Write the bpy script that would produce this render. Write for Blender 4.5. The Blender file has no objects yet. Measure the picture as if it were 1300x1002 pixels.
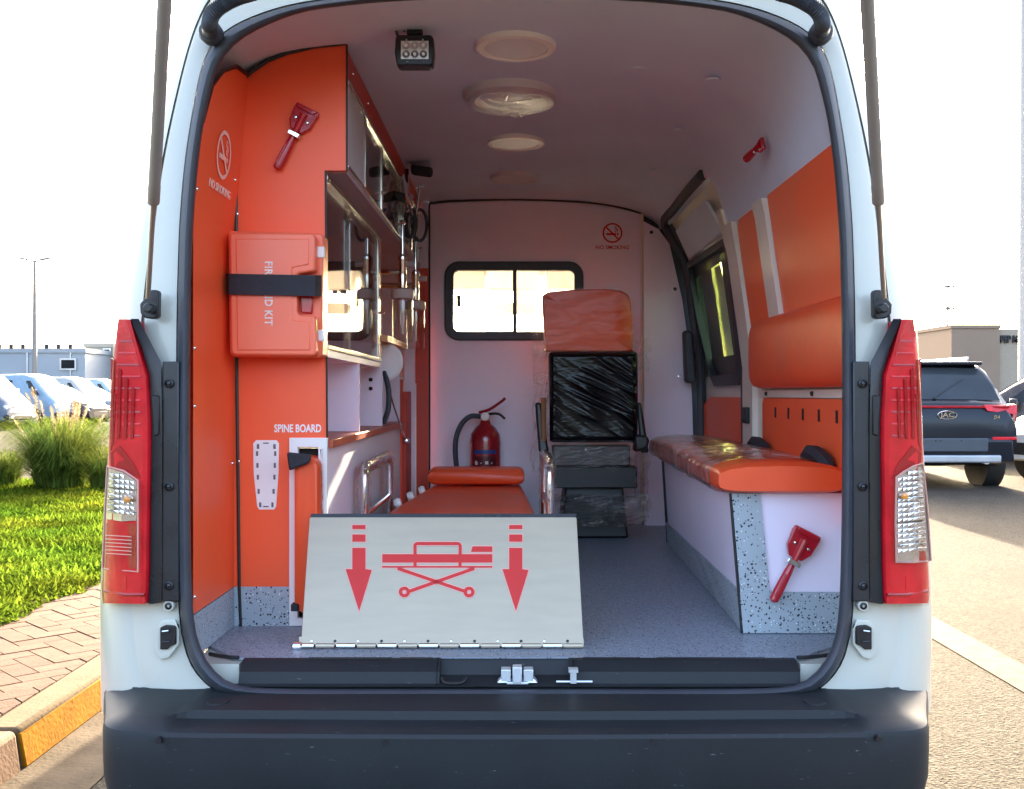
import bpy, bmesh, math, random
from mathutils import Vector, Matrix, noise
R = math.radians
random.seed(7)
SC = bpy.context.scene
COL = SC.collection

# ---------------------------------------------------------------- camera, sky, sun, exposure
F, CX, CY, H = 1310.0, 655.0, 500.0, 1.25          # photo focal length in px, principal point, eye height
cam = bpy.data.objects.new('camera', bpy.data.cameras.new('camera'))
COL.objects.link(cam)
cam.location = (0, 0, H); cam.rotation_euler = (R(90), 0, 0)
cam.data.sensor_width = 36; cam.data.lens = 36 * F / 1300
cam.data.shift_x = -(CX - 650) / 1300; cam.data.shift_y = (CY - 501) / 1300
cam.data.clip_start = 0.05; cam.data.clip_end = 3000
SC.camera = cam
SUN_EL, SUN_AZ = R(16), R(8)                         # azimuth measured from +Y towards +X
w = bpy.data.worlds.new('World'); SC.world = w; w.use_nodes = True
nt = w.node_tree; bg = nt.nodes['Background']
sky = nt.nodes.new('ShaderNodeTexSky'); sky.sky_type = 'NISHITA'; sky.sun_disc = False
sky.sun_elevation = SUN_EL; sky.sun_rotation = SUN_AZ; sky.air_density = .7; sky.dust_density = 7.0; sky.ozone_density = .4
nt.links.new(sky.outputs[0], bg.inputs[0]); bg.inputs[1].default_value = 0.15
sl = bpy.data.lights.new('sun', 'SUN'); sl.energy = 3.4; sl.angle = R(0.6); sl.color = (1.0, 0.82, 0.58)
sun = bpy.data.objects.new('sun', sl); COL.objects.link(sun)
sd = Vector((math.sin(SUN_AZ) * math.cos(SUN_EL), math.cos(SUN_AZ) * math.cos(SUN_EL), math.sin(SUN_EL)))
sun.rotation_euler = sd.to_track_quat('Z', 'Y').to_euler(); sun.location = (5, 30, 20)
SC.view_settings.view_transform = 'Standard'; SC.view_settings.look = 'None'
SC.view_settings.exposure = 3.68; SC.view_settings.gamma = 1.0
SC.cycles.max_bounces = 10; SC.cycles.diffuse_bounces = 8; SC.cycles.glossy_bounces = 5
SC.cycles.transparent_max_bounces = 24; SC.cycles.caustics_reflective = False; SC.cycles.caustics_refractive = False

# ---------------------------------------------------------------- helpers
def P(px, py, D): return Vector(((px - CX) * D / F, D, H - (py - CY) * D / F))
LOC = {}
def thing(name, label, cat, loc=(0, 0, 0), group=None):
    o = bpy.data.objects.new(name, None); COL.objects.link(o); o.empty_display_size = .1
    o.location = loc; LOC[o] = Vector(loc); o['label'] = label; o['category'] = cat
    if group: o['group'] = group
    return o
def tag(o, label, cat, group=None):
    o['label'] = label; o['category'] = cat
    if group: o['group'] = group
    return o
def link_mesh(name, me, m, parent=None, bevel=0, smooth=True, ang=35, seg=2):
    me.materials.clear(); me.materials.append(m)
    if smooth:
        me.polygons.foreach_set('use_smooth', [True] * len(me.polygons)); me.set_sharp_from_angle(angle=R(ang))
    o = bpy.data.objects.new(name, me); COL.objects.link(o)
    if parent is not None:
        o.parent = parent; LOC[o] = LOC.get(parent, Vector())
        if LOC[o].length > 0: me.transform(Matrix.Translation(-LOC[o]))
    if bevel:
        b = o.modifiers.new('bevel', 'BEVEL'); b.width = bevel; b.segments = seg; b.limit_method = 'ANGLE'; b.angle_limit = R(40)
    return o
class MB:
    def __init__(s): s.v = []; s.f = []
    def add(s, vs, fs):
        n = len(s.v); s.v += [tuple(v) for v in vs]; s.f += [tuple(i + n for i in f) for f in fs]; return s
    def hexa(s, p):
        return s.add(p, [(0, 3, 2, 1), (4, 5, 6, 7), (0, 1, 5, 4), (1, 2, 6, 5), (2, 3, 7, 6), (3, 0, 4, 7)])
    def box(s, x0, x1, y0, y1, z0, z1):
        return s.hexa([(x0, y0, z0), (x1, y0, z0), (x1, y1, z0), (x0, y1, z0), (x0, y0, z1), (x1, y0, z1), (x1, y1, z1), (x0, y1, z1)])
    def prism(s, pts, vec):
        pts = [Vector(p) for p in pts]; vec = Vector(vec); n = len(pts)
        vs = pts + [p + vec for p in pts]
        return s.add(vs, [tuple(range(n - 1, -1, -1)), tuple(range(n, 2 * n))] + [(i, (i + 1) % n, n + (i + 1) % n, n + i) for i in range(n)])
    def loft(s, rings, closed=True, cap=False):
        n = len(rings[0]); vs = [p for r in rings for p in r]; fs = []
        for k in range(len(rings) - 1):
            for i in range(n if closed else n - 1):
                j = (i + 1) % n; fs.append((k * n + i, k * n + j, (k + 1) * n + j, (k + 1) * n + i))
        if cap: fs += [tuple(range(n - 1, -1, -1)), tuple(range((len(rings) - 1) * n, len(rings) * n))]
        return s.add(vs, fs)
    def tube(s, pts, r, n=8, cap=True, closed=False):
        pts = [Vector(p) for p in pts]; rr = r if isinstance(r, (list, tuple)) else [r] * len(pts)
        rings = []; u = None
        for i, p in enumerate(pts):
            a = pts[max(i - 1, 0)]; b = pts[min(i + 1, len(pts) - 1)]
            if closed: a = pts[i - 1]; b = pts[(i + 1) % len(pts)]
            t = (b - a).normalized()
            if u is None: u = t.cross(Vector((0, 0, 1)) if abs(t.z) < .9 else Vector((1, 0, 0))).normalized()
            u = (u - t * u.dot(t)).normalized(); v = t.cross(u)
            rings.append([p + (u * math.cos(2 * math.pi * k / n) + v * math.sin(2 * math.pi * k / n)) * rr[i] for k in range(n)])
        if closed: rings.append(rings[0])
        return s.loft(rings, True, cap and not closed)
    def lathe(s, prof, o=(0, 0, 0), axis=(0, 0, 1), n=24, cap=True):
        t = Vector(axis).normalized(); o = Vector(o)
        u = t.cross(Vector((0, 0, 1)) if abs(t.z) < .9 else Vector((1, 0, 0))).normalized(); v = t.cross(u)
        return s.loft([[o + t * h + (u * math.cos(2 * math.pi * k / n) + v * math.sin(2 * math.pi * k / n)) * max(r, 1e-4) for k in range(n)] for r, h in prof], True, cap)
    def grid(s, fn, nu, nv):
        vs = [fn(i / nu, j / nv) for j in range(nv + 1) for i in range(nu + 1)]
        return s.add(vs, [(j * (nu + 1) + i, j * (nu + 1) + i + 1, (j + 1) * (nu + 1) + i + 1, (j + 1) * (nu + 1) + i) for j in range(nv) for i in range(nu)])
    def mesh(s, name='m'):
        me = bpy.data.meshes.new(name); me.from_pydata(s.v, [], s.f); me.update()
        bm = bmesh.new(); bm.from_mesh(me); bmesh.ops.recalc_face_normals(bm, faces=bm.faces); bm.to_mesh(me); bm.free()
        return me
    def build(s, name, m, parent=None, bevel=0, smooth=True, ang=35, seg=2):
        return link_mesh(name, s.mesh(name), m, parent, bevel, smooth, ang, seg)
def catmull(pts, k=6, closed=False):
    pts = [Vector(p) for p in pts]; out = []; n = len(pts)
    for i in range(n if closed else n - 1):
        p0, p1, p2, p3 = (pts[(i - 1) % n], pts[i], pts[(i + 1) % n], pts[(i + 2) % n]) if closed else (pts[max(i - 1, 0)], pts[i], pts[i + 1], pts[min(i + 2, n - 1)])
        for j in range(k):
            t = j / k; out.append(.5 * ((2 * p1) + (p2 - p0) * t + (2 * p0 - 5 * p1 + 4 * p2 - p3) * t * t + (3 * p1 - p0 - 3 * p2 + p3) * t ** 3))
    if not closed: out.append(pts[-1])
    return out
def resample(pts, n):
    pts = [Vector(p) for p in pts]; d = [0]
    for a, b in zip(pts, pts[1:]): d.append(d[-1] + (b - a).length)
    out = []; k = 0
    for i in range(n):
        t = d[-1] * i / (n - 1)
        while k < len(pts) - 2 and d[k + 1] < t: k += 1
        q = (t - d[k]) / max(d[k + 1] - d[k], 1e-9); out.append(pts[k].lerp(pts[k + 1], min(max(q, 0), 1)))
    return out
def rrect(w, h, r, k=5):
    out = []
    for cx, cy, a in ((w / 2 - r, h / 2 - r, 0), (-w / 2 + r, h / 2 - r, 90), (-w / 2 + r, -h / 2 + r, 180), (w / 2 - r, -h / 2 + r, 270)):
        for i in range(k + 1):
            t = R(a + 90 * i / k); out.append((cx + r * math.cos(t), cy + r * math.sin(t)))
    return out
REAR = Matrix(((1, 0, 0, 0), (0, 0, -1, 0), (0, 1, 0, 0), (0, 0, 0, 1)))       # drawing plane facing the camera side (-Y)
INWARD = Matrix(((0, 0, 1, 0), (1, 0, 0, 0), (0, 1, 0, 0), (0, 0, 0, 1)))      # drawing plane on the left wall, facing +X
def text(name, s, size, m, parent, frame, ext=.0008, sx=1.0, spacing=1.0, align='CENTER', bold=0.0):
    c = bpy.data.curves.new(name, 'FONT'); c.body = s; c.size = size; c.extrude = ext; c.align_x = align; c.align_y = 'CENTER'; c.space_character = spacing
    c.offset = bold; c.resolution_u = 3
    o = bpy.data.objects.new(name, c); COL.objects.link(o)
    bpy.context.view_layer.update()
    me = bpy.data.meshes.new_from_object(o.evaluated_get(bpy.context.evaluated_depsgraph_get()))
    bpy.data.objects.remove(o)
    me.transform(frame @ Matrix.Diagonal((sx, 1, 1, 1)))
    return link_mesh(name, me, m, parent, smooth=False)
def copy_tree(o, parent=None):
    c = o.copy(); COL.objects.link(c); c.parent = parent
    for ch in list(o.children): copy_tree(ch, c)
    return c

# ---------------------------------------------------------------- materials
def mat(name, col, rough=.5, metal=0.0, coat=0.0, var=.06, vs=6.0, bump=0.0, bs=80.0, spec=.5, rvar=.06, rnd=0.0, stretch=None, trans=0.0):
    m = bpy.data.materials.new(name); m.use_nodes = True; n = m.node_tree.nodes; l = m.node_tree.links
    b = n['Principled BSDF']; tc = n.new('ShaderNodeTexCoord'); src = tc.outputs['Object']
    if stretch:
        mp = n.new('ShaderNodeMapping'); mp.inputs['Scale'].default_value = stretch; l.new(src, mp.inputs[0]); src = mp.outputs[0]
    nz = n.new('ShaderNodeTexNoise'); nz.inputs['Scale'].default_value = vs; nz.inputs['Detail'].default_value = 5; l.new(src, nz.inputs['Vector'])
    cr = n.new('ShaderNodeValToRGB'); cr.color_ramp.elements[0].position = .3; cr.color_ramp.elements[1].position = .7
    cr.color_ramp.elements[0].color = (*[c * (1 - var) for c in col], 1); cr.color_ramp.elements[1].color = (*[min(c * (1 + var), 1) for c in col], 1)
    l.new(nz.outputs[0], cr.inputs[0]); out = cr.outputs[0]
    if rnd:
        oi = n.new('ShaderNodeObjectInfo'); hs = n.new('ShaderNodeHueSaturation'); mr = n.new('ShaderNodeMapRange')
        mr.inputs[3].default_value = 1 - rnd; mr.inputs[4].default_value = 1 + rnd
        l.new(oi.outputs['Random'], mr.inputs[0]); l.new(mr.outputs[0], hs.inputs['Value']); l.new(out, hs.inputs['Color']); out = hs.outputs[0]
    l.new(out, b.inputs['Base Color'])
    rr = n.new('ShaderNodeMapRange'); rr.inputs[3].default_value = max(rough - rvar, .02); rr.inputs[4].default_value = rough + rvar
    l.new(nz.outputs[0], rr.inputs[0]); l.new(rr.outputs[0], b.inputs['Roughness'])
    b.inputs['Metallic'].default_value = metal; b.inputs['Coat Weight'].default_value = coat; b.inputs['Coat Roughness'].default_value = .06
    b.inputs['Specular IOR Level'].default_value = spec; b.inputs['Transmission Weight'].default_value = trans
    if bump:
        n2 = n.new('ShaderNodeTexNoise'); n2.inputs['Scale'].default_value = bs; n2.inputs['Detail'].default_value = 4; l.new(src, n2.inputs['Vector'])
        bp = n.new('ShaderNodeBump'); bp.inputs['Strength'].default_value = bump; bp.inputs['Distance'].default_value = .01
        l.new(n2.outputs[0], bp.inputs['Height']); l.new(bp.outputs[0], b.inputs['Normal'])
    return m
def glass(name, tint=(1, 1, 1), ior=1.5, wrinkle=0.0, gloss=.02, boost=0.0, ws=12.0):
    m = bpy.data.materials.new(name); m.use_nodes = True; n = m.node_tree.nodes; l = m.node_tree.links
    n.remove(n['Principled BSDF']); o = n['Material Output']
    t = n.new('ShaderNodeBsdfTransparent'); t.inputs[0].default_value = (*tint, 1)
    g = n.new('ShaderNodeBsdfGlossy'); g.inputs['Roughness'].default_value = gloss
    # two-sided Schlick reflectance of a thin sheet
    ge = n.new('ShaderNodeNewGeometry'); fr = n.new('ShaderNodeVectorMath'); fr.operation = 'DOT_PRODUCT'; mx = n.new('ShaderNodeMixShader')
    l.new(ge.outputs['Incoming'], fr.inputs[0]); l.new(ge.outputs['Normal'], fr.inputs[1])
    ab = n.new('ShaderNodeMath'); ab.operation = 'ABSOLUTE'; l.new(fr.outputs['Value'], ab.inputs[0])
    om = n.new('ShaderNodeMath'); om.operation = 'SUBTRACT'; om.inputs[0].default_value = 1; om.use_clamp = True; l.new(ab.outputs[0], om.inputs[1])
    pw = n.new('ShaderNodeMath'); pw.operation = 'POWER'; pw.inputs[1].default_value = 5; l.new(om.outputs[0], pw.inputs[0])
    f0 = ((ior - 1) / (ior + 1)) ** 2
    mu = n.new('ShaderNodeMath'); mu.operation = 'MULTIPLY'; mu.inputs[1].default_value = 1 - f0; l.new(pw.outputs[0], mu.inputs[0])
    add = n.new('ShaderNodeMath'); add.inputs[1].default_value = f0 + boost; add.use_clamp = True; l.new(mu.outputs[0], add.inputs[0])
    l.new(add.outputs[0], mx.inputs[0]); l.new(t.outputs[0], mx.inputs[1]); l.new(g.outputs[0], mx.inputs[2]); l.new(mx.outputs[0], o.inputs[0])
    if wrinkle:
        tc = n.new('ShaderNodeTexCoord'); mp = n.new('ShaderNodeMapping'); mp.inputs['Scale'].default_value = (1, 2.6, 2.2); mp.inputs['Rotation'].default_value = (.6, .5, .4)
        nz = n.new('ShaderNodeTexNoise'); nz.inputs['Scale'].default_value = ws; nz.inputs['Detail'].default_value = 4; nz.inputs['Distortion'].default_value = .8
        bp = n.new('ShaderNodeBump'); bp.inputs['Strength'].default_value = wrinkle; bp.inputs['Distance'].default_value = .02
        l.new(tc.outputs['Object'], mp.inputs[0]); l.new(mp.outputs[0], nz.inputs['Vector']); l.new(nz.outputs[0], bp.inputs['Height'])
        l.new(bp.outputs[0], g.inputs['Normal']); l.new(bp.outputs[0], fr.inputs[1])
    return m
def speckle(name, base, rough=.35, scale=48.0):
    m = mat(name, base, rough, var=.04, bump=.05, bs=200); n = m.node_tree.nodes; l = m.node_tree.links; b = n['Principled BSDF']
    src = b.inputs['Base Color'].links[0].from_socket; tc = [x for x in n if x.type == 'TEX_COORD'][0]
    for sc, th, keep, col in ((scale, .30, .42, (.015, .018, .025)), (scale * 1.5, .28, .35, (.03, .04, .06)), (scale * 1.3, .25, .22, (.75, .78, .8))):
        vo = n.new('ShaderNodeTexVoronoi'); vo.inputs['Scale'].default_value = sc; l.new(tc.outputs['Object'], vo.inputs['Vector'])
        lt = n.new('ShaderNodeMath'); lt.operation = 'LESS_THAN'; lt.inputs[1].default_value = th; l.new(vo.outputs['Distance'], lt.inputs[0])
        sp = n.new('ShaderNodeSeparateColor'); l.new(vo.outputs['Color'], sp.inputs[0])
        l2 = n.new('ShaderNodeMath'); l2.operation = 'LESS_THAN'; l2.inputs[1].default_value = keep; l.new(sp.outputs[0], l2.inputs[0])
        mu = n.new('ShaderNodeMath'); mu.operation = 'MULTIPLY'; l.new(lt.outputs[0], mu.inputs[0]); l.new(l2.outputs[0], mu.inputs[1])
        mx = n.new('ShaderNodeMix'); mx.data_type = 'RGBA'; mx.inputs['B'].default_value = (*col, 1)
        l.new(mu.outputs[0], mx.inputs['Factor']); l.new(src, mx.inputs['A']); src = mx.outputs['Result']
    l.new(src, b.inputs['Base Color']); return m
def leafmat(name, col, tr, rnd=.25, vs=1.5):
    m = bpy.data.materials.new(name); m.use_nodes = True; n = m.node_tree.nodes; l = m.node_tree.links
    n.remove(n['Principled BSDF']); o = n['Material Output']
    geo = n.new('ShaderNodeNewGeometry'); hs = n.new('ShaderNodeHueSaturation'); hs.inputs['Color'].default_value = (*col, 1)
    mr = n.new('ShaderNodeMapRange'); mr.inputs[3].default_value = 1 - rnd; mr.inputs[4].default_value = 1 + rnd
    tc = n.new('ShaderNodeTexCoord'); nz = n.new('ShaderNodeTexNoise'); nz.inputs['Scale'].default_value = vs; l.new(tc.outputs['Object'], nz.inputs['Vector'])
    m2 = n.new('ShaderNodeMapRange'); m2.inputs[1].default_value = .3; m2.inputs[2].default_value = .7; m2.inputs[3].default_value = .47; m2.inputs[4].default_value = .53
    l.new(nz.outputs[0], m2.inputs[0]); l.new(m2.outputs[0], hs.inputs['Hue'])
    l.new(geo.outputs['Random Per Island'], mr.inputs[0]); n3 = n.new('ShaderNodeTexNoise'); n3.inputs['Scale'].default_value = vs * 2.3; n3.inputs['Detail'].default_value = 4; l.new(tc.outputs['Object'], n3.inputs['Vector'])
    m3 = n.new('ShaderNodeMapRange'); m3.inputs[1].default_value = .35; m3.inputs[2].default_value = .65; m3.inputs[3].default_value = .55; m3.inputs[4].default_value = 1.3; l.new(n3.outputs[0], m3.inputs[0])
    mm = n.new('ShaderNodeMath'); mm.operation = 'MULTIPLY'; l.new(mr.outputs[0], mm.inputs[0]); l.new(m3.outputs[0], mm.inputs[1]); l.new(mm.outputs[0], hs.inputs['Value'])
    d = n.new('ShaderNodeBsdfDiffuse'); t = n.new('ShaderNodeBsdfTranslucent'); mx = n.new('ShaderNodeMixShader'); mx.inputs[0].default_value = tr
    l.new(hs.outputs[0], d.inputs[0]); l.new(hs.outputs[0], t.inputs[0]); l.new(d.outputs[0], mx.inputs[1]); l.new(t.outputs[0], mx.inputs[2]); l.new(mx.outputs[0], o.inputs[0])
    return m
M = {}
def scuffed(m, col=(.30, .32, .34), sc=(3, 14, 14), th=.665):
    n = m.node_tree.nodes; l = m.node_tree.links; b = n['Principled BSDF']; src = b.inputs['Base Color'].links[0].from_socket
    tc = [x for x in n if x.type == 'TEX_COORD'][0]; mp = n.new('ShaderNodeMapping'); mp.inputs['Scale'].default_value = sc; l.new(tc.outputs['Object'], mp.inputs[0])
    nz = n.new('ShaderNodeTexNoise'); nz.inputs['Scale'].default_value = 9; nz.inputs['Detail'].default_value = 6; nz.inputs['Roughness'].default_value = .7; l.new(mp.outputs[0], nz.inputs['Vector'])
    mr = n.new('ShaderNodeMapRange'); mr.inputs[1].default_value = th; mr.inputs[2].default_value = th + .08; mr.inputs[4].default_value = .6; l.new(nz.outputs[0], mr.inputs[0])
    mx = n.new('ShaderNodeMix'); mx.data_type = 'RGBA'; mx.inputs['B'].default_value = (*col, 1); l.new(mr.outputs[0], mx.inputs['Factor']); l.new(src, mx.inputs['A']); l.new(mx.outputs['Result'], b.inputs['Base Color'])
    return m
def film(name, haze=.5, gloss=.12, ws=7.0, boost=.05, col=(.95, .93, .9), wr_=.6):  # white crease streaks: film scatter plus painted-in highlights
    m = glass(name, (.98, .97, .96), 1.45, wrinkle=wr_, gloss=gloss, boost=boost, ws=ws); n = m.node_tree.nodes; l = m.node_tree.links; o = n['Material Output']
    prev = o.inputs[0].links[0].from_socket; tc = n.new('ShaderNodeTexCoord'); mp = n.new('ShaderNodeMapping'); mp.inputs['Rotation'].default_value = (.5, .9, .7); mp.inputs['Scale'].default_value = (1, 3.2, 3.2)
    l.new(tc.outputs['Object'], mp.inputs[0]); nz = n.new('ShaderNodeTexNoise'); nz.inputs['Scale'].default_value = ws * 1.3; nz.inputs['Detail'].default_value = 5; nz.inputs['Distortion'].default_value = 1.2; l.new(mp.outputs[0], nz.inputs['Vector'])
    sb = n.new('ShaderNodeMath'); sb.operation = 'SUBTRACT'; sb.inputs[1].default_value = .5; l.new(nz.outputs[0], sb.inputs[0]); ab = n.new('ShaderNodeMath'); ab.operation = 'ABSOLUTE'; l.new(sb.outputs[0], ab.inputs[0])
    mr = n.new('ShaderNodeMapRange'); mr.inputs[1].default_value = .035; mr.inputs[2].default_value = 0; mr.inputs[3].default_value = .03; mr.inputs[4].default_value = haze; l.new(ab.outputs[0], mr.inputs[0])
    n2 = n.new('ShaderNodeTexNoise'); n2.inputs['Scale'].default_value = ws * .6; l.new(tc.outputs['Object'], n2.inputs['Vector']); m2 = n.new('ShaderNodeMapRange'); m2.inputs[1].default_value = .42; m2.inputs[2].default_value = .62; l.new(n2.outputs[0], m2.inputs[0])
    mu = n.new('ShaderNodeMath'); mu.operation = 'MULTIPLY'; l.new(mr.outputs[0], mu.inputs[0]); l.new(m2.outputs[0], mu.inputs[1])
    d = n.new('ShaderNodeBsdfDiffuse'); d.inputs[0].default_value = (*col, 1); mx = n.new('ShaderNodeMixShader'); l.new(mu.outputs[0], mx.inputs[0]); l.new(prev, mx.inputs[1]); l.new(d.outputs[0], mx.inputs[2]); l.new(mx.outputs[0], o.inputs[0])
    return m
M['white'] = mat('white_paint', (.56, .56, .485), .3, coat=.4, var=.03, vs=3)
M['bumper'] = scuffed(mat('bumper_plastic', (.015, .018, .021), .58, var=.12, vs=5, bump=.10, bs=600, rvar=.1, spec=.32))
M['trim'] = mat('black_trim', (.022, .024, .028), .3, var=.15, vs=9, rvar=.12)
M['rubber'] = mat('seal_rubber', (.045, .052, .066), .5, var=.1, vs=12)
M['black'] = mat('black_plastic', (.012, .012, .014), .4, var=.15)
M['dark'] = mat('dark_cavity', (.01, .008, .008), .8)
M['orange'] = mat('orange_panel', (.97, .118, .034), .44, var=.07, vs=2.2, bump=.05, bs=5, rvar=.14)
M['vinyl'] = mat('orange_vinyl', (.86, .09, .022), .40, var=.08, vs=4, bump=.35, bs=7, rvar=.1)
M['redpanel'] = mat('orange_red_laminate', (.55, .05, .022), .45, var=.06)
M['lavender'] = mat('pale_laminate', (.83, .77, .90), .5, var=.03, vs=3, bump=.02, bs=300)  # white panels; the lavender of the purplish shade is in the base colour
M['liner'] = mat('ceiling_fabric', (.66, .73, .86), .85, var=.05, vs=3, bump=.12, bs=500)
M['beige'] = mat('cream_metal', (.74, .69, .60), .35, coat=.2, var=.03)
M['floor'] = speckle('speckled_vinyl_floor', (.25, .295, .355), .36, 105)
M['speck'] = speckle('speckled_vinyl_trim', (.36, .42, .46), .5, 105)
M['alu'] = mat('aluminium', (.72, .68, .58), .25, 1.0, var=.05, vs=20)
M['steel'] = mat('brushed_steel', (.43, .365, .265), .38, .5, var=.05, vs=3, bump=.012, bs=60, stretch=(2, 12, 12), rvar=.05)
M['chrome'] = mat('chrome', (.82, .82, .82), .12, 1.0, var=.03)
M['zinc'] = mat('zinc_plate', (.68, .74, .78), .35, .6, var=.05)
M['printred'] = mat('red_print', (.58, .014, .01), .5, var=.03)
M['printpale'] = mat('pale_print', (.70, .36, .30), .5, var=.03)
M['printwhite'] = mat('white_print', (.86, .84, .82), .5, var=.03)
M['decal'] = mat('pale_decal', (.95, .66, .56), .5, var=.03)
M['kit'] = mat('orange_case_plastic', (.90, .17, .085), .35, var=.04, vs=5, bump=.03, bs=150)  # base made paler and pinker to carry the glossy reflection
M['strap'] = mat('black_webbing', (.022, .022, .03), .75, var=.2, vs=40, bump=.3, bs=500)
M['hammer'] = mat('crimson_plastic', (.42, .008, .02), .25, coat=.5, var=.08)
M['lens'] = mat('red_lens', (.62, .010, .020), .22, coat=.2, var=.22, vs=16, spec=.35)
M['lensdark'] = mat('dark_red_lens', (.36, .004, .012), .15, coat=.3, var=.1)
M['reflector'] = mat('lamp_reflector', (.84, .85, .86), .12, .9, var=.08, vs=60)
M['amber'] = mat('amber_bulb', (.8, .3, .03), .3, coat=1)
M['glass'] = glass('clear_glass', (.93, .95, .93), 1.5)
M['cabglass'] = glass('cabinet_glass', (.82, .80, .80), 1.55, boost=.06)
M['lensclear'] = glass('clear_lens', (.96, .97, .98), 1.5, wrinkle=.15, ws=60)
M['wrap'] = film('clear_plastic_wrap', .30, .08, 8.0, .05)
M['softwrap'] = glass('smooth_plastic_wrap', (.98, .97, .96), 1.22, wrinkle=.3, gloss=.06, ws=5)
M['benchwrap'] = film('clear_bench_wrap', .55, .10, 6.0, .10)
M['blackwrap'] = mat('black_plastic_sheet', (.004, .004, .005), .17, coat=0, spec=.22, var=.1, bump=.15, bs=30, stretch=(1, 1, 3))
M['tyre'] = mat('tyre_rubber', (.02, .02, .022), .7, bump=.2, bs=60)
M['tint'] = mat('tinted_glass', (.012, .015, .018), .06, coat=0, var=.05, spec=.22)
M['led'] = mat('frosted_lamp_lens', (.66, .60, .62), .4, var=.05)
M['lampring'] = mat('cream_lamp_ring', (.88, .80, .74), .4, var=.03)
M['tan'] = mat('sunlit_cab_lining', (.62, .5, .34), .7)  # warm tan of the sunlight is put into this base colour
M['extred'] = mat('extinguisher_red', (.30, .012, .02), .2, coat=.6, var=.06)
M['bottle'] = glass('clear_bottle', (.93, .91, .88), 1.5, boost=.05)
# ================================================================ ambulance van
van = thing('ambulance_van', 'white high-roof ambulance van seen from behind, tailgate up, orange panelled interior', 'van', (0, 2.4, 0))
def sealD(y): return 2.42 + .06 * (880 - y) / 880
OUT = [(0, 887), (200, 887), (310, 886), (352, 883), (380, 877), (398, 862), (412, 842), (420, 818), (425, 790), (428, 740), (429.5, 640), (430, 500), (429.5, 400), (428, 330), (426, 279), (420.5, 212), (412.5, 156), (401, 95), (388, 61), (369, 41), (340, 25), (300, 11), (256, 2), (190, -6), (100, -11), (0, -13)]
INN = [(0, 875), (200, 875), (300, 874), (340, 872), (362, 867), (381, 853), (394, 836), (403, 814), (408, 790), (411.5, 740), (413.5, 640), (414, 500), (413, 400), (411.5, 330), (409, 279), (403.5, 212), (396, 156), (386, 112), (377, 84), (357, 57), (326, 37), (285, 20), (250, 12), (180, 4), (90, -1), (0, -2)]
SIL = [(526, 905), (527, 880), (528, 765), (522, 640), (512, 500), (504, 400), (488, 300), (469, 200), (449, 120), (429, 50), (411, 0), (392, -40), (360, -72), (310, -92), (220, -104), (110, -109), (0, -111)]
def loop(half, n=90, k=6):
    h = resample(catmull([(x, y, 0) for x, y in half], k), n)
    return [(p.x, p.y) for p in h]
def full(h, D, dx=0, dy=0):                    # half loop in px -> closed 3D loop (left half then right half)
    f = D if callable(D) else (lambda y: D)
    a = [P(CX - x, y, f(y)) for x, y in h]; b = [P(CX + x, y, f(y)) for x, y in reversed(h[1:-1])]
    return a + b
lo, li = loop(OUT), loop(INN)
mid = lambda t: [(a[0] + (b[0] - a[0]) * t, a[1] + (b[1] - a[1]) * t) for a, b in zip(lo, li)]
MB().loft([full(lo, lambda y: sealD(y) + .03), full(lo, sealD), full(mid(.15), lambda y: sealD(y) - .022), full(mid(.45), lambda y: sealD(y) - .03), full(mid(.75), lambda y: sealD(y) - .024), full(mid(.92), lambda y: sealD(y) - .012), full(li, lambda y: sealD(y) + .004), full(li, lambda y: sealD(y) + .05)]).build('door_seal', M['rubber'], van, ang=60)
MB().loft([full(mid(.93), lambda y: sealD(y) + .01), full(mid(.95), lambda y: sealD(y) + .09)]).build('door_jamb', M['white'], van)
# outer shell: one open ring from the left sill over the roof to the right sill
o0 = loop([(372, 886)] + OUT[4:]); s0 = loop(SIL)
def shell_ring(t, dD):
    h = [(a[0] + (b[0] - a[0]) * t, a[1] + (b[1] - a[1]) * t) for a, b in zip(o0, s0)]
    g = dD if callable(dD) else (lambda y: dD)
    return [P(CX - x, y, sealD(y) + g(y)) for x, y in h] + [P(CX + x, y, sealD(y) + g(y)) for x, y in reversed(h[:-1])]
rings = [shell_ring(0, .03), shell_ring(.02, .012), shell_ring(.3, .008), shell_ring(.54, .016), shell_ring(.575, .022), shell_ring(.595, lambda y: .045 if y < 420 else .023), shell_ring(.61, lambda y: .045 if y < 420 else .0235), shell_ring(.63, .022), shell_ring(.8, .04), shell_ring(.93, .08), shell_ring(.99, .14), shell_ring(1.0, .2)]
last = rings[-1]
for y in (3.2, 4.06, 4.84, 5.6): rings.append([Vector((p.x * (1.005 if y < 5 else .99), y, p.z)) for p in last])
shl = MB().loft(rings, closed=False)
def keep(f):                                   # opening for the sliding-door window
    c = sum((Vector(shl.v[i]) for i in f), Vector()) / len(f); return not (c.x > .5 and 4.06 < c.y < 4.84 and 1.25 < c.z < 1.90)
shl.f = [f for f in shl.f if keep(f)]
shl.build('body_shell', M['white'], van, ang=50)
m = MB()
for s in (-1, 1):
    m.prism([(s * 1.02, 5.6, .35), (s * 1.02, 7.5, .35), (s * 1.02, 7.5, 1.0), (s * 1.02, 6.75, 1.26), (s * 1.02, 5.98, 1.94), (s * 1.02, 5.6, 2.3)], (-s * .04, 0, 0))
    m.box(min(s * 1.0, s * 1.04), max(s * 1.0, s * 1.04), 2.75, 5.6, .33, .52)
m.hexa([(-.98, 5.6, 2.33), (.98, 5.6, 2.33), (.98, 5.6, 2.42), (-.98, 5.6, 2.42), (-.98, 5.97, 1.93), (.98, 5.97, 1.93), (.98, 6.03, 1.99), (-.98, 6.03, 1.99)])
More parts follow.
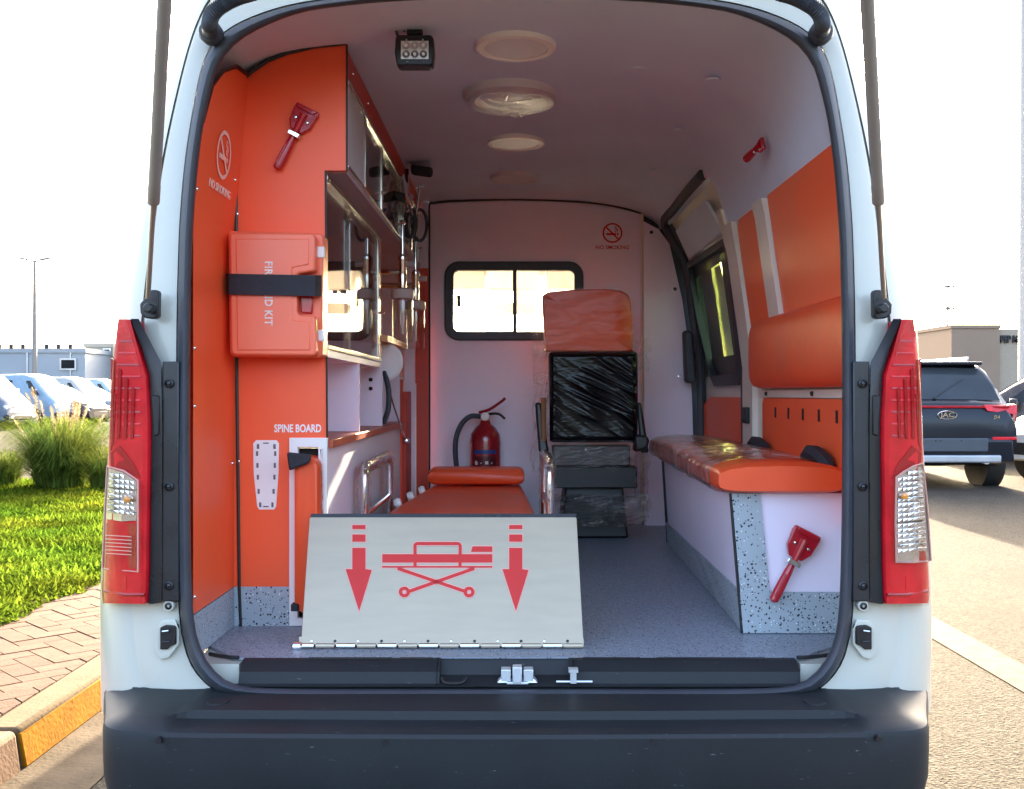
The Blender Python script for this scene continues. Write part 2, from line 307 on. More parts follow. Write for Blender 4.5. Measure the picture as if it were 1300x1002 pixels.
m.hexa([(-.98, 6.72, 1.2), (.98, 6.72, 1.2), (.98, 6.72, 1.25), (-.98, 6.72, 1.25), (-.98, 7.5, .95), (.98, 7.5, .95), (.98, 7.5, 1.0), (-.98, 7.5, 1.0)])
m.box(-.98, .98, 7.46, 7.5, .35, .95)
m.build('cab_shell', M['white'], van)
MB().hexa([(-.98, 5.98, 1.93), (.98, 5.98, 1.93), (.98, 6.74, 1.25), (-.98, 6.74, 1.25), (-.98, 5.985, 1.937), (.98, 5.985, 1.937), (.98, 6.745, 1.257), (-.98, 6.745, 1.257)]).build('windscreen', M['glass'], van)
MB().box(-.97, .97, 6.2, 6.7, .8, 1.18).build('dashboard', M['black'], van, bevel=.04)
for x0, x1 in ((-.60, -.17), (.17, .60)):
    MB().hexa([(x0, 5.80, 1.835), (x1, 5.80, 1.835), (x1, 5.82, 1.835), (x0, 5.82, 1.835), (x0, 5.83, 1.99), (x1, 5.83, 1.99), (x1, 5.86, 1.99), (x0, 5.86, 1.99)]).build('sun_visor', M['tan'], van, bevel=.008)
MB().hexa([(-.15, 5.74, 1.83), (.12, 5.74, 1.83), (.12, 5.85, 1.83), (-.15, 5.85, 1.83), (-.17, 5.68, 1.96), (.14, 5.68, 1.96), (.14, 5.9, 1.96), (-.17, 5.9, 1.96)]).build('overhead_console', M['tan'], van, bevel=.012)
m = MB(); m.prism([(x - .01, 5.86, z + 1.735) for x, z in rrect(.235, .065, .028)], (0, .03, 0)); m.tube([(0, 5.88, 1.76), (.03, 5.93, 1.92)], .012)
m.build('rear_view_mirror', M['tan'], van)
# raised tailgate overhead
MB().hexa([(-.93, 2.44, 2.37), (.93, 2.44, 2.37), (.93, 2.44, 2.46), (-.93, 2.44, 2.46), (-.85, .95, 2.98), (.85, .95, 2.98), (.85, .99, 3.10), (-.85, .99, 3.10)]).build('tailgate', M['white'], van, bevel=.03)
# wheels
for sx in (-.88, .88):
    for y in (3.55, 6.6):
        MB().lathe([(.2, -.1), (.33, -.11), (.345, -.08), (.345, .08), (.33, .11), (.2, .1)], (sx, y, .345), (1, 0, 0), 28).build('wheel', M['tyre'], van)
# ---- bumper
plan = [(1.04, 2.95), (1.038, 2.64), (1.0, 2.505), (.958, 2.40), (.925, 2.315), (.905, 2.262), (.875, 2.228), (.83, 2.213), (.77, 2.208), (.70, 2.205), (.45, 2.20), (.2, 2.196), (0, 2.195)]
pl = [(-x, y) for x, y in plan] + [(x, y) for x, y in reversed(plan[:-1])]
pl = [(p.x, p.y) for p in catmull([(a, b, 0) for a, b in pl], 4)]
STEP = [(.27, .557), (.20, .555), (.11, .551), (.083, .549), (.078, .531), (.05, .527), (.012, .526), (.004, .523), (0, .515), (0, .47), (.002, .41), (.010, .375), (.03, .35), (.2, .335)]
CORN = [(.11, .556), (.09, .554), (.07, .550), (.055, .546), (.045, .543), (.032, .539), (.012, .531), (.004, .525), (0, .515), (0, .47), (.002, .41), (.010, .375), (.03, .35), (.17, .335)]
rg = []
for k in range(len(STEP)):
    ring = []
    for i, (x, y) in enumerate(pl):
        s_ = min(1, max(0, (abs(x) - .715) / .05)); s_ = s_ * s_ * (3 - 2 * s_)
        ins = STEP[k][0] + (CORN[k][0] - STEP[k][0]) * s_; z = STEP[k][1] + (CORN[k][1] - STEP[k][1]) * s_
        a = Vector(pl[max(i - 1, 0)]); b = Vector(pl[min(i + 1, len(pl) - 1)]); t = (b - a).normalized()
        c = Vector((x, y)) + Vector((-t.y, t.x)) * ins
        if k < 3:                                       # the inner edge always runs under the body
            g_ = (1, .75, .4)[k]; c = c.lerp(Vector((x * .965, max(2.46, y + .05))), g_ * s_)
        ring.append(Vector((c.x, c.y, z)))
    rg.append(ring)
bump_ = MB().loft(rg, closed=False).build('bumper', M['bumper'], van, ang=22)
for s in (-1, 1): MB().lathe([(.0, 0), (.024, 0), (.0245, -.004)], (s * .675, 2.335, .5545), (0, 0, 1), 20, cap=False).build('tow_cover', M['bumper'], bump_)
for px, py in ((203, 939), (490, 941), (829, 941), (1114, 937)):
    q = P(px, py, 2.205); MB().lathe([(.0065, -.0095), (.0065, .02)], q, (0, 1, 0), 14).build('parking_sensor', M['black'], bump_)
# ---- sill plate with latch
sp = MB()
yy = [(2.505, .606), (2.49, .613), (2.47, .611), (2.452, .596), (2.442, .592), (2.435, .566), (2.425, .562)]
def sillring(x0, x1, yy): return [[(x, y, z) for x in (x0, x0 + .015, x1 - .015, x1)] for y, z in yy]
for x0, x1 in ((-.655, -.185), (.135, .672)): sp.loft(sillring(x0, x1, yy), closed=False)
deep = [(2.505, .606), (2.492, .61), (2.485, .60), (2.475, .576), (2.44, .567), (2.425, .562)]
sp.loft(sillring(-.185, .135, deep), closed=False)
sp.box(-.66, .675, 2.44, 2.52, .545, .56)
for x in (-.185, .135): sp.prism([(x - .004, y, z) for y, z in yy] + [(x - .004, 2.5, .56)], (.008, 0, 0))
sp.box(-.184, .134, 2.490, 2.508, .55, .6085)
sill = sp.build('sill_plate', M['bumper'], van)
for x0, x1 in ((-.5, -.3), (-.28, -.2), (.16, .3), (.34, .6)):
    for k in range(3): MB().box(x0, x1, 2.488 - k * .006, 2.4905 - k * .006, .6125, .6142).build('groove', M['black'], sill)
lt = MB(); lt.box(-.022, .03, 2.425, 2.47, .566, .572); lt.box(-.035, -.012, 2.43, 2.46, .572, .600); lt.box(.018, .041, 2.43, 2.46, .572, .600); lt.box(-.008, .014, 2.422, 2.45, .570, .608)
lt.hexa([(-.045, 2.43, .568), (-.02, 2.43, .568), (-.02, 2.46, .568), (-.045, 2.46, .568), (-.03, 2.435, .585), (-.02, 2.435, .585), (-.02, 2.455, .585), (-.03, 2.455, .585)])
lt.hexa([(.026, 2.43, .568), (.052, 2.43, .568), (.052, 2.46, .568), (.026, 2.46, .568), (.026, 2.435, .585), (.036, 2.435, .585), (.036, 2.455, .585), (.026, 2.455, .585)])
lt.build('latch', M['zinc'], sill, bevel=.002)
m = MB(); m.box(.128, .142, 2.42, 2.44, .57, .60); m.box(.124, .146, 2.418, 2.442, .596, .603); m.tube([(.095, 2.43, .572), (.18, 2.43, .572)], .003); m.build('lock_hook', M['zinc'], sill)
m = MB(); m.tube(catmull([(-.175, 2.44, .578), (-.165, 2.43, .57), (-.13, 2.43, .57), (-.118, 2.445, .578)], 5), .004); m.build('release_loop', M['black'], sill)
# ---- lamps and black trim beside the opening
for s in (-1, 1):
    X = lambda px: px if s < 0 else 2 * CX - px
    lD = lambda px: 2.38 + max(0, (190 - px)) / 63 * .05 + (max(0, 150 - px) / 23) ** 2 * .04
    def pp(px, py, d=0): return P(X(px), py, lD(px) + d)
    lamp = MB()
    outer = [(149, 405), (144, 440), (140, 480), (137, 530), (135, 580), (132, 640), (129.5, 700), (127.5, 740), (127, 757), (128, 766)]
    inner = [(166, 406), (176, 440), (187, 476), (190, 530), (190, 580), (189, 640), (188.5, 700), (188, 740), (187.5, 757), (186, 767)]
    oo, ii = resample(catmull([(a, b, 0) for a, b in outer], 4), 40), resample([(a, b, 0) for a, b in inner], 40)
    rows_ = []
    for t in (0, .0, .06, .2, .4, .6, .8, .95, 1, 1):
        rows_.append([pp(a.x + (b.x - a.x) * t, a.y + (b.y - a.y) * t, 0) for a, b in zip(oo, ii)])
    for k in (0, 9): rows_[k] = [p + Vector((0, .10, 0)) for p in rows_[k]]
    for k in (1, 8): rows_[k] = [p + Vector((0, .012, 0)) for p in rows_[k]]
    lamp.loft(rows_, closed=False)
    for j in (0, 39): lamp.add([r[j] for r in rows_[1:9]] + [r[j] + Vector((0, .1, 0)) for r in rows_[1:9]], [(i, i + 1, 9 + i, 8 + i) for i in range(7)])
    tl = lamp.build('tail_lamp', M['lens'], van, ang=50)
    cv = MB(); cr_ = [[p + Vector((0, -.03, 0)) for p in r_] for r_ in rows_[2:9]]
    cr_[0] = [p + Vector((0, .026, 0)) for p in cr_[0]]; cr_[-1] = [p + Vector((0, .028, 0)) for p in cr_[-1]]
    cv.loft(cr_, closed=False); cv.build('lamp_cover', glass('lamp_cover_%d' % (s + 1), (.98, .96, .96), 1.5, wrinkle=.04, ws=10), tl, ang=60)
    for k_ in range(4):
        MB().prism([pp(141 - k_ * .4 + 9 * k_, 455 + 12 * k_, -.004), pp(145 - k_ * .4 + 9 * k_, 457 + 12 * k_, -.004), pp(143 - k_ * .4 + 9 * k_, 556, -.004), pp(139.5 - k_ * .4 + 9 * k_, 558, -.004)], (0, .005, 0)).build('lens_rib', M['lensdark'], tl)
    # internal looking ribs and windows
    for k in range(9):
        y = 432 + k * 15; a = 147 - k * 1.2; b = min(174 + k * 4.4, 184)
        MB().hexa([pp(a + 4, y, -.0015), pp(b - 6, y, -.0015), pp(b - 6, y, .004), pp(a + 4, y, .004), pp(a + 4, y + 2, -.003), pp(b - 6, y + 2, -.003), pp(b - 6, y + 2, .004), pp(a + 4, y + 2, .004)]).build('lens_rib', M['lens' if k % 2 else 'lensdark'], tl)
    for pts in ([(140, 575), (152, 566), (170, 590), (178, 607), (160, 598), (141, 592)], [(143, 500), (147, 500), (144, 560), (140, 572)]):
        MB().prism([pp(a, b, -.003) for a, b in pts], (0, .004, 0)).build('dark_lens_patch', M['lensdark'], tl)
    if s < 0: clear = [(137, 594), (156, 600), (173, 611), (174, 636), (173, 661), (154, 662), (134, 659)]
    else: clear = [(138, 588), (150, 592), (164, 600), (172, 606), (173, 660), (172, 714), (150, 714), (128, 712), (132, 650)]
    MB().prism([pp(a, b, -.006) for a, b in clear], (0, .008, 0)).build('reflector_back', M['reflector'], tl, smooth=False)
    x0, x1 = 139, 171
    yr = (604, 657) if s < 0 else (600, 710)
    fac = MB(); ny = int((yr[1] - yr[0]) / 6.5)
    for j in range(ny):
        for i in range(5):
            a = x0 + (x1 - x0) * i / 5 - (2 + 5 * j / ny if s > 0 else 1 + 2 * j / ny) * (1 - i / 5); b = x0 + (x1 - x0) * (i + .85) / 5; y = yr[0] + 6.5 * j + (1 - i / 4) * -3
            if j == 0 and i > 2: continue
            dd = random.uniform(-.016, -.008)
            fac.hexa([pp(a, y, -.005), pp(b, y, -.005), pp(b, y + 5.4, -.005), pp(a, y + 5.4, -.005), pp(a + 1, y + .8, dd), pp(b - .4, y + .8, dd + .005), pp(b - .4, y + 4.6, dd + .004), pp(a + 1, y + 4.6, dd + .001)])
    fac.build('reflector_facets', M['reflector'], tl, smooth=False)
    for k in range(3):
        yk = yr[0] + (yr[1] - yr[0]) * (.28 + .27 * k)
        MB().hexa([pp(138, yk, -.017), pp(171, yk + 3, -.012), pp(171, yk + 4, -.012), pp(138, yk + 1.2, -.017), pp(138, yk, -.005), pp(171, yk + 3, -.005), pp(171, yk + 4, -.005), pp(138, yk + 1.2, -.005)]).build('reflector_step', M['black'], tl)
    q = pp(162, yr[0] + 30, -.018); MB().lathe([(.0, -.006), (.008, -.003), (.009, .004), (.006, .012)], q, (0, 1, 0), 14).build('bulb', M['amber'], tl)
    MB().prism([pp(a, b, -.024) for a, b in clear], (0, .003, 0)).build('clear_lens', M['lensclear'], tl)
    if s < 0:
        MB().prism([pp(a, b, -.006) for a, b in [(134, 664), (173, 666), (173, 722), (131, 720)]], (0, .008, 0)).build('dark_lens_patch', M['lensdark'], tl)
        for k in range(6): MB().hexa([pp(134, 679 + k * 4.6, -.011), pp(167, 681 + k * 4.6, -.011), pp(167, 682.2 + k * 4.6, -.011), pp(134, 680.2 + k * 4.6, -.011)] + [pp(134, 679 + k * 4.6, -.005), pp(167, 681 + k * 4.6, -.005), pp(167, 682.2 + k * 4.6, -.005), pp(134, 680.2 + k * 4.6, -.005)]).build('lens_line', M['printpale'], tl)
        edge = [(136, 592), (157, 598), (175, 610), (175, 726), (130, 722), (133, 650)]
    else: edge = clear
    MB().tube([pp(a, b, -.010) for a, b in edge], .0024, 6, closed=True).build('lens_border', M['printpale'], tl)
    MB().tube([pp(132, 750, -.002), pp(160, 755, -.003), pp(184, 755, -.003)], .004, 6).build('lens_rib', M['lensdark'], tl)
    MB().prism([pp(140, 735, -.002), pp(160, 732, -.002), pp(160, 748, -.002), pp(140, 750, -.002)], (0, .003, 0)).build('lens_rib', M['lens'], tl)
    # black lamp housing and trim
    def tp(px, py, D): return P(X(px), py, D)
    h = MB()
    ho = [(166, 405), (180, 441), (190, 476), (193, 540), (192, 640), (191, 720), (189, 767)]
    hi = [(176, 405), (190, 432), (204, 459), (206, 540), (206, 640), (206, 720), (205, 765)]
    h.loft([[tp(a, b, 2.46) for a, b in ho], [tp(a, b, 2.389) for a, b in ho], [tp(a + 4, b, 2.398) for a, b in ho], [tp(a, b, 2.412) for a, b in hi], [tp(a, b, 2.46) for a, b in hi]], closed=False)
    hs = h.build('lamp_housing', M['trim'], van, ang=40)
    MB().hexa([tp(192, 502, 2.392), tp(203, 502, 2.40), tp(203, 552, 2.40), tp(192, 556, 2.392), tp(192, 502, 2.42), tp(203, 502, 2.42), tp(203, 552, 2.42), tp(192, 556, 2.42)]).build('housing_block', M['black'], hs, bevel=.004)
    tr = MB().prism([tp(206, 459, 2.416), tp(227, 459, 2.416), tp(227, 600, 2.416), tp(228, 764, 2.412), tp(205, 764, 2.412), tp(206, 600, 2.416)], (0, .03, 0)).build('pillar_trim', M['trim'], van, bevel=.003)
    for y in (487, 618, 744):
        q = tp(214, y, 2.41); MB().lathe([(.011, .01), (.011, 0), (.0075, -.002), (.0065, .004), (.0, .004)], q, (0, 1, 0), 16).build('bolt', M['black'], tr)
        MB().lathe([(.003, 0), (.0045, -.003), (0, -.005)], q + Vector((0, .002, 0)), (0, 1, 0), 10).build('bolt_head', M['trim'], tr)
    # bump stop and striker
    q = tp(214.5, 769, 2.42); bs_ = MB().lathe([(.013, .02), (.014, 0), (.012, -.004), (.009, -.004)], q, (0, 1, 0), 20).build('bump_stop', M['white'], van)
    MB().lathe([(.0085, .01), (.0085, -.006), (.004, -.008), (.003, -.002)], q, (0, 1, 0), 16).build('bump_stop_core', M['black'], bs_)
    sk = MB(); sk.prism([tp(a, b, 2.412) for a, b in ((203, 797), (210, 794), (221, 795), (223, 797), (223, 818), (216, 821), (212, 825), (203, 825))], (0, .03, 0))
    st_ = sk.build('striker_box', M['black'], van, bevel=.002)
    MB().tube([tp(206, 802, 2.40), tp(214, 801, 2.40)], .0025, 6).build('striker_bar', M['chrome'], st_)
    MB().tube([tp(206, 815, 2.405), tp(215, 815, 2.405)], .002, 6).build('striker_bar', M['trim'], st_)
    MB().loft([[tp(CX0 + (a - CX0) * k_, CY0 + (b - CY0) * k_, d_) for a, b in ((197, 800), (206, 788), (222, 787), (227.5, 800), (227, 818), (214, 835), (204, 837), (197, 828))] for CX0, CY0, k_, d_ in ((212, 811, 1.0, 2.45), (212, 811, 1.0, 2.4195), (212, 811, .93, 2.4185), (212, 811, .6, 2.421))], True, True).build('striker_recess', M['white'], van)
    # gas strut
    A = tp(188, 378, 2.385); B = tp(209, 0, 1.70); L = lambda t: A.lerp(B, t)
    gs = MB().lathe([(.0125, 0), (.0125, .05), (.0118, .052), (.0118, 1.05), (.008, 1.06)], L(.40), B - A, 18).build('gas_strut', M['trim'] if False else mat('strut_grey', (.27, .24, .215), .4, coat=.2), van)
    MB().lathe([(.0055, 0), (.0055, (L(.41) - L(.0)).length)], L(0), B - A, 12).build('strut_rod', mat('strut_rod_grey', (.36, .32, .28), .35, .3), gs)
    br = MB(); br.prism([tp(a, b, 2.41) for a, b in ((191, 368), (199, 368), (201, 372), (200, 402), (196, 405), (184, 404), (178, 398), (177, 386), (184, 378))], (0, .025, 0)); br.lathe([(.011, 0), (.011, .03)], tp(187, 391, 2.375), (0, 1, 0), 14)
    b_ = br.build('strut_bracket', M['black'], gs, bevel=.003)
    # corrugated cable hose at the top corner
    pts = catmull([tp(267, 40, 2.425), tp(266, 30, 2.36), tp(271, 16, 2.33), tp(285, 5, 2.32), tp(303, -4, 2.31), tp(330, -14, 2.28), tp(350, -40, 2.27)], 14)
    ho_ = MB().tube(pts, [.0165 + (.0022 if i % 2 else -.0012) if i > 10 else .02 - i * .0003 for i in range(len(pts))], 12).build('cable_hose', M['rubber'], van, ang=60)
    MB().lathe([(.027, .02), (.028, -.003), (.024, -.012), (.018, -.014)], tp(267, 41, 2.435), (0, 1, 0), 18).build('grommet', M['rubber'], ho_)
    # thin red/blue edge trim visible beyond the roof side is left out
# ---- interior shell
def prof_ring(y, k=1.0):
    dz = -.018 * max(0, min(1, (y - 3.6) / 1.4))
    h = [(0, 2.222), (.3, 2.212), (.5, 2.185), (.62, 2.15), (.71, 2.09), (.765, 2.01), (.795, 1.92), (.815, 1.84), (.84, 1.74), (.86, 1.6)]
    hl = [(0, 2.222), (.3, 2.217), (.5, 2.208), (.65, 2.185), (.74, 2.15), (.785, 2.115), (.80, 2.05), (.806, 1.9), (.82, 1.75), (.83, 1.6)]
    rs_ = lambda g: [(p.x, p.y + dz) for p in resample(catmull([(a, b, 0) for a, b in reversed(g)], 5), 46)]
    return [Vector((-a, y, b)) for a, b in rs_(hl)] + [Vector((a, y, b)) for a, b in reversed(rs_(h)[:-1])]
hi_ = [(p[0], p[1]) for p in loop([(409.5, 290)] + INN[14:], 46)]
r0 = [P(CX - x, y, sealD(y) + .055) for x, y in hi_] + [P(CX + x, y, sealD(y) + .055) for x, y in reversed(hi_[:-1])]
rs = [[p + Vector((0, -.02, 0)) for p in r0], r0, [a.lerp(b, .55) + Vector((0, .0, 0)) for a, b in zip(r0, prof_ring(2.60))], prof_ring(2.68)]
for y in (3.0, 3.4, 3.8): rs.append(prof_ring(y))
for y in (3.86, 4.2, 4.6, 5.12):                      # above the sliding door the liner stops higher
    rs.append([Vector((p.x if p.x < .70 else .70 + (p.x - .70) * .25, p.y, max(p.z, 2.06) if p.x > .70 else p.z)) for p in prof_ring(y)])
liner = MB().loft(rs, closed=False).build('ceiling_liner', M['liner'], van, ang=60)
for px, py, L_ in ((540, 72, .04), (750, 74, .035), (905, 84, .04), (862, 151, .03), (828, 205, .03), (806, 246, .03), (810, 93, .05)):
    d = .945 * F / (500 - py); q = P(px, py, d)
    zz = 2.222 - .10 * max(0, abs(q.x) - .25) ** 1.3 * 3
    MB().lathe([(L_ * .55, .0), (L_ * .5, -.004), (0, -.005)], (q.x, q.y, zz + .002), (0, 0, 1), 14).build('liner_clip', M['liner'], liner)
fl = MB(); fl.prism([(-.80, 2.66, .611), (-.765, 2.60, .611), (-.72, 2.55, .611), (-.685, 2.50, .611), (.70, 2.50, .611), (.735, 2.55, .611), (.79, 2.60, .611), (.89, 2.66, .611), (.89, 5.12, .611), (-.80, 5.12, .611)], (0, 0, -.006))
floor = fl.build('load_floor', M['floor'], van)
for pts in ([P(266, 833, 2.53), P(285, 843, 2.505), P(303, 845, 2.495)], [P(1058, 826, 2.53), P(1035, 838, 2.505), P(1012, 842, 2.495)]):
    MB().tube(catmull([Vector((p.x, p.y, .612)) for p in pts], 5), .005, 6).build('floor_edge_trim', M['black'], floor)
MB().box(-.80, .89, 2.512, 5.12, .55, .6035).build('floor_base', M['white'], van)
for x0, x1 in ((-.80, -.662), (.68, .89)): MB().box(x0, x1, 2.468, 2.511, .55, .6035).build('floor_corner', M['white'], van)
# left side strip panel with its speckled foot
def lx(z): return -.775 if z < 1.7 else -.775 + .035 * (z - 1.7) / .35
pz = [.72, 1.2, 1.7, 1.9, 2.03]
q = MB()
front = [Vector((lx(z), 2.477, z)) for z in (.72, 1.2, 1.7, 1.9)] + [Vector((lx(2.0), 2.52, 2.0)), Vector((lx(2.04), 2.60, 2.06)), Vector((lx(2.06), 2.72, 2.11)), Vector((lx(2.06), 2.838, 2.125))] + [Vector((lx(z), 2.838, z)) for z in (1.9, 1.7, 1.2, .72)]
nf = len(front)
for k_ in (0, 1):                                  # strips between the rear edge (front[0..5]) and the inner edge
    pass
lft = resample(front[:6], 24); rgt = resample([front[11], front[10], front[9], front[8], front[7]], 24); topm = front[6]
q.loft([[p for p in lft], [a.lerp(b, .5) + (Vector((0, 0, (topm.z - (lft[-1].z + rgt[-1].z) / 2))) if i == 23 else Vector()) for i, (a, b) in enumerate(zip(lft, rgt))], rgt, [p + Vector((-.01, 0, 0)) for p in rgt], [p + Vector((-.01, 0, 0)) for p in lft]], closed=False)
side = q.build('side_panel', M['orange'], van, smooth=False)
MB().tube([p + Vector((.002, 0, .003)) for p in front[3:8]], .006, 6).build('edge_trim', M['black'], side)
MB().prism([(-.774, 2.477, .717), (-.774, 2.838, .717), (-.774, 2.838, .612), (-.774, 2.56, .612), (-.774, 2.50, .625), (-.774, 2.477, .66)], (-.012, 0, 0)).build('kick_panel', M['speck'], side, smooth=False)
for y, z in ((2.495, 1.745), (2.80, 1.83), (2.815, 1.68), (2.49, 1.36), (2.49, 1.22), (2.49, .76), (2.82, 1.06)):
    MB().lathe([(.006, 0), (.0045, .003), (0, .004)], (lx(z), y, z), (1, 0, 0), 10).build('screw', M['chrome'], side)
# no smoking decal on the strip
def ring_poly(r0, r1, n=32): return r0, r1, n
def nosmoke(parent, frame, r, m, cigm, sz):
    d = MB(); n = 36
    for i in range(n):
        a, b = 2 * math.pi * i / n, 2 * math.pi * (i + 1) / n
        pts = [(r * math.cos(a), r * math.sin(a)), (r * math.cos(b), r * math.sin(b)), (.84 * r * math.cos(b), .84 * r * math.sin(b)), (.84 * r * math.cos(a), .84 * r * math.sin(a))]
        d.add([frame @ Vector((x, y, .0012)) for x, y in pts], [(0, 1, 2, 3)])
    def bar(x0, y0, x1, y1, w, z):
        t = Vector((x1 - x0, y1 - y0)).normalized() * w / 2; nn = (-t.y, t.x)
        d.add([frame @ Vector(p) for p in ((x0 + nn[0], y0 + nn[1], z), (x1 + nn[0], y1 + nn[1], z), (x1 - nn[0], y1 - nn[1], z), (x0 - nn[0], y0 - nn[1], z))], [(0, 1, 2, 3)])
    bar(-.66 * r, .6 * r, .62 * r, -.64 * r, .15 * r, .0016)
    bar(-.62 * r, -.12 * r, .35 * r, -.12 * r, .2 * r, .0010); bar(.42 * r, -.12 * r, .6 * r, -.12 * r, .2 * r, .0010)
    for k in (0, .18): 
        pts = [(.34 + k, .05), (.28 + k, .2), (.42 + k * .8, .32), (.2 + k, .5), (.3 + k * .3, .66)]
        for a, b in zip(pts, pts[1:]): bar(a[0] * r, a[1] * r, b[0] * r, b[1] * r, .07 * r, .0009)
    o = d.build('no_smoking_sign', m, parent, smooth=False)
    text('sign_lettering', 'NO SMOKING', sz, m, o, frame @ Matrix.Translation((0, -1.45 * r, 0)), bold=.0003)
q = P(276, 197, 2.668); nosmoke(side, Matrix.Translation((lx(q.z) + .0025, 2.668, q.z)) @ Matrix.Rotation(math.atan(.1), 4, 'Y') @ INWARD, .062, M['decal'], None, .030)
# ---- partition wall with sliding window
D5 = 5.06
pt = []
topc = [P(x, y, D5) for x, y in ((545, 259), (580, 256), (650, 254), (720, 256), (765, 260), (795, 266), (815, 272))]
outl = [Vector((-.424, D5, .612))] + [p + Vector((0, 0, .04)) for p in topc] + [Vector((.617, D5, .612))]
w0, w1, z0_, z1_ = P(569, 0, D5).x, P(736, 0, D5).x, P(0, 428, D5).z, P(0, 337, D5).z
wc = ((w0 + w1) / 2, (z0_ + z1_) / 2)
m = MB()
hole = [Vector((wc[0] + x, D5, wc[1] + z)) for x, z in rrect(w1 - w0, z1_ - z0_, .06)]
def poly_with_hole(mb, outer, inner, vec):
    bm = bmesh.new(); vo = [bm.verts.new(p) for p in outer]; vi = [bm.verts.new(p) for p in inner]
    es = [bm.edges.new((vo[i], vo[(i + 1) % len(vo)])) for i in range(len(vo))] + [bm.edges.new((vi[i], vi[(i + 1) % len(vi)])) for i in range(len(vi))]
    r = bmesh.ops.triangle_fill(bm, use_beauty=True, use_dissolve=False, edges=es)
    faces = [g for g in bm.faces]
    ex = bmesh.ops.extrude_face_region(bm, geom=faces); bmesh.ops.translate(bm, vec=Vector(vec), verts=[g for g in ex['geom'] if isinstance(g, bmesh.types.BMVert)])
    bm.verts.index_update(); mb.add([v.co.copy() for v in bm.verts], [[v.index for v in f.verts] for f in bm.faces]); bm.free(); return mb
poly_with_hole(m, outl, hole, (0, .02, 0))
part = m.build('partition_wall', M['lavender'], van, smooth=False)
MB().tube(catmull([p + Vector((0, -.004, .002)) for p in topc], 4), .0065, 6).build('edge_trim', M['black'], part)
MB().tube([(-.424, D5 - .004, .62), (-.424, D5 - .004, topc[0].z)], .005, 6).build('edge_trim', M['black'], part)
MB().tube([(.617, D5 - .006, .62), (.617, D5 - .006, topc[-1].z)], .009, 6).build('edge_trim', M['beige'], part)
def frame_loft(w, h, r, t0, y0, y1):
    a = rrect(w, h, r); b = rrect(w - 2 * t0, h - 2 * t0, max(r - t0, .01))
    f = lambda pts, y: [Vector((wc[0] + x, y, wc[1] + z)) for x, z in pts]
    c = rrect(w - .012, h - .012, r)
    return MB().loft([f(a, y1), f(a, y0 + .006), f(c, y0), f([(x * .99, z * .99) for x, z in b], y0), f(b, y0 + .012), f(b, y1)])
frame_loft(w1 - w0 + .035, z1_ - z0_ + .035, .07, .042, D5 - .02, D5 + .03).build('window_frame', M['rubber'], part)
for x0, x1, yy_ in ((w0 - .004, P(654, 0, D5).x + .01, D5 + .008), (P(654, 0, D5).x - .01, w1 + .004, D5 + .014)):
    MB().box(x0 + .025, x1 - .0, yy_, yy_ + .004, z0_ + .02, z1_ - .02).build('window_pane', M['glass'], part)
MB().box(P(651, 0, D5).x, P(656, 0, D5).x, D5 - .004, D5 + .012, z0_ + .02, z1_ - .02).build('window_mullion', M['rubber'], part)
m = MB(); m.box(P(580, 0, D5).x, P(585, 0, D5).x, D5 - .025, D5 + .006, P(0, 390, D5).z, P(0, 375, D5).z); m.build('window_catch', M['black'], part, bevel=.003)
q = P(777.5, 296, D5); nosmoke(part, Matrix.Translation((q.x, D5 - .001, q.z)) @ REAR, .049, M['printred'], None, .026)
MB().box(-.86, -.43, D5 + .022, D5 + .04, .56, 2.3).build('leak_filler', M['lavender'], van)  # partition extended here to close a light leak from the cab
MB().box(.60, 1.0, D5 + .022, D5 + .04, .56, 2.3).build('leak_filler', M['rubber'], van)  # dark filler added to block sunlit cab light beside the door
# narrow panel between partition and sliding door
m = MB(); pn = [Vector((.624, 5.0, .612))] + [P(x, y, 5.0) for x, y in ((817, 281), (836, 291), (850, 310), (866, 380), (876, 450), (879, 520), (880, 560))] + [Vector((.86, 5.0, .612))]
m.prism(pn, (0, .03, 0)); sp_ = m.build('door_side_panel', M['lavender'], van, smooth=False)
for px, py in ((827, 295), (857, 367), (862, 478)):
    MB().lathe([(.009, 0), (.007, -.004), (0, -.006)], P(px, py, 4.998), (0, 1, 0), 10).build('screw', M['black'] if py < 400 else M['chrome'], sp_)
# ---- right wall (behind the bench)
def rx(z):
    t = [(.6, .885), (1.35, .88), (1.53, .857), (1.84, .813), (1.92, .79), (2.0, .762), (2.06, .73), (2.1, .70)]
    for (a, x0), (b, x1) in zip(t, t[1:]):
        if z <= b: return x0 + (x1 - x0) * (z - a) / (b - a)
    return .70
def wallpatch(y0, y1, z0, z1, off, th, r=0.0, nz=8, skew=0.0, shift=0.0, fn=rx):
    """slab that follows the right wall, inner face `off` inside it"""
    pts = []
    zs = [z0 + (z1 - z0) * i / nz for i in range(nz + 1)]
    m = MB(); rings = []
    for k in (0, 1):
        ring = []
        for z in zs:
            e = 0
            if r: 
                dz = min(z - z0, z1 - z); e = r - math.sqrt(max(0, r * r - max(0, r - dz) ** 2)) if dz < r else 0
            ring.append((y0 + e + skew * (z - z0), z))
        for z in reversed(zs):
            e = 0
            if r:
                dz = min(z - z0, z1 - z); e = r - math.sqrt(max(0, r * r - max(0, r - dz) ** 2)) if dz < r else 0
            ring.append((y1 - e + skew * (z - z0), z))
        rings.append([Vector((fn(z) - off + th * k, y, z)) for y, z in ring])
    n = len(rings[0]); h = n // 2
    m.loft(rings, True)
    for k in (0, 1):
        m.add(rings[k], [(i, i + 1, n - 2 - i, n - 1 - i) for i in range(h - 1)])
    return m
wallpatch(2.52, 3.98, .60, 1.87, .0, .03).build('right_wall', M['beige'], van)
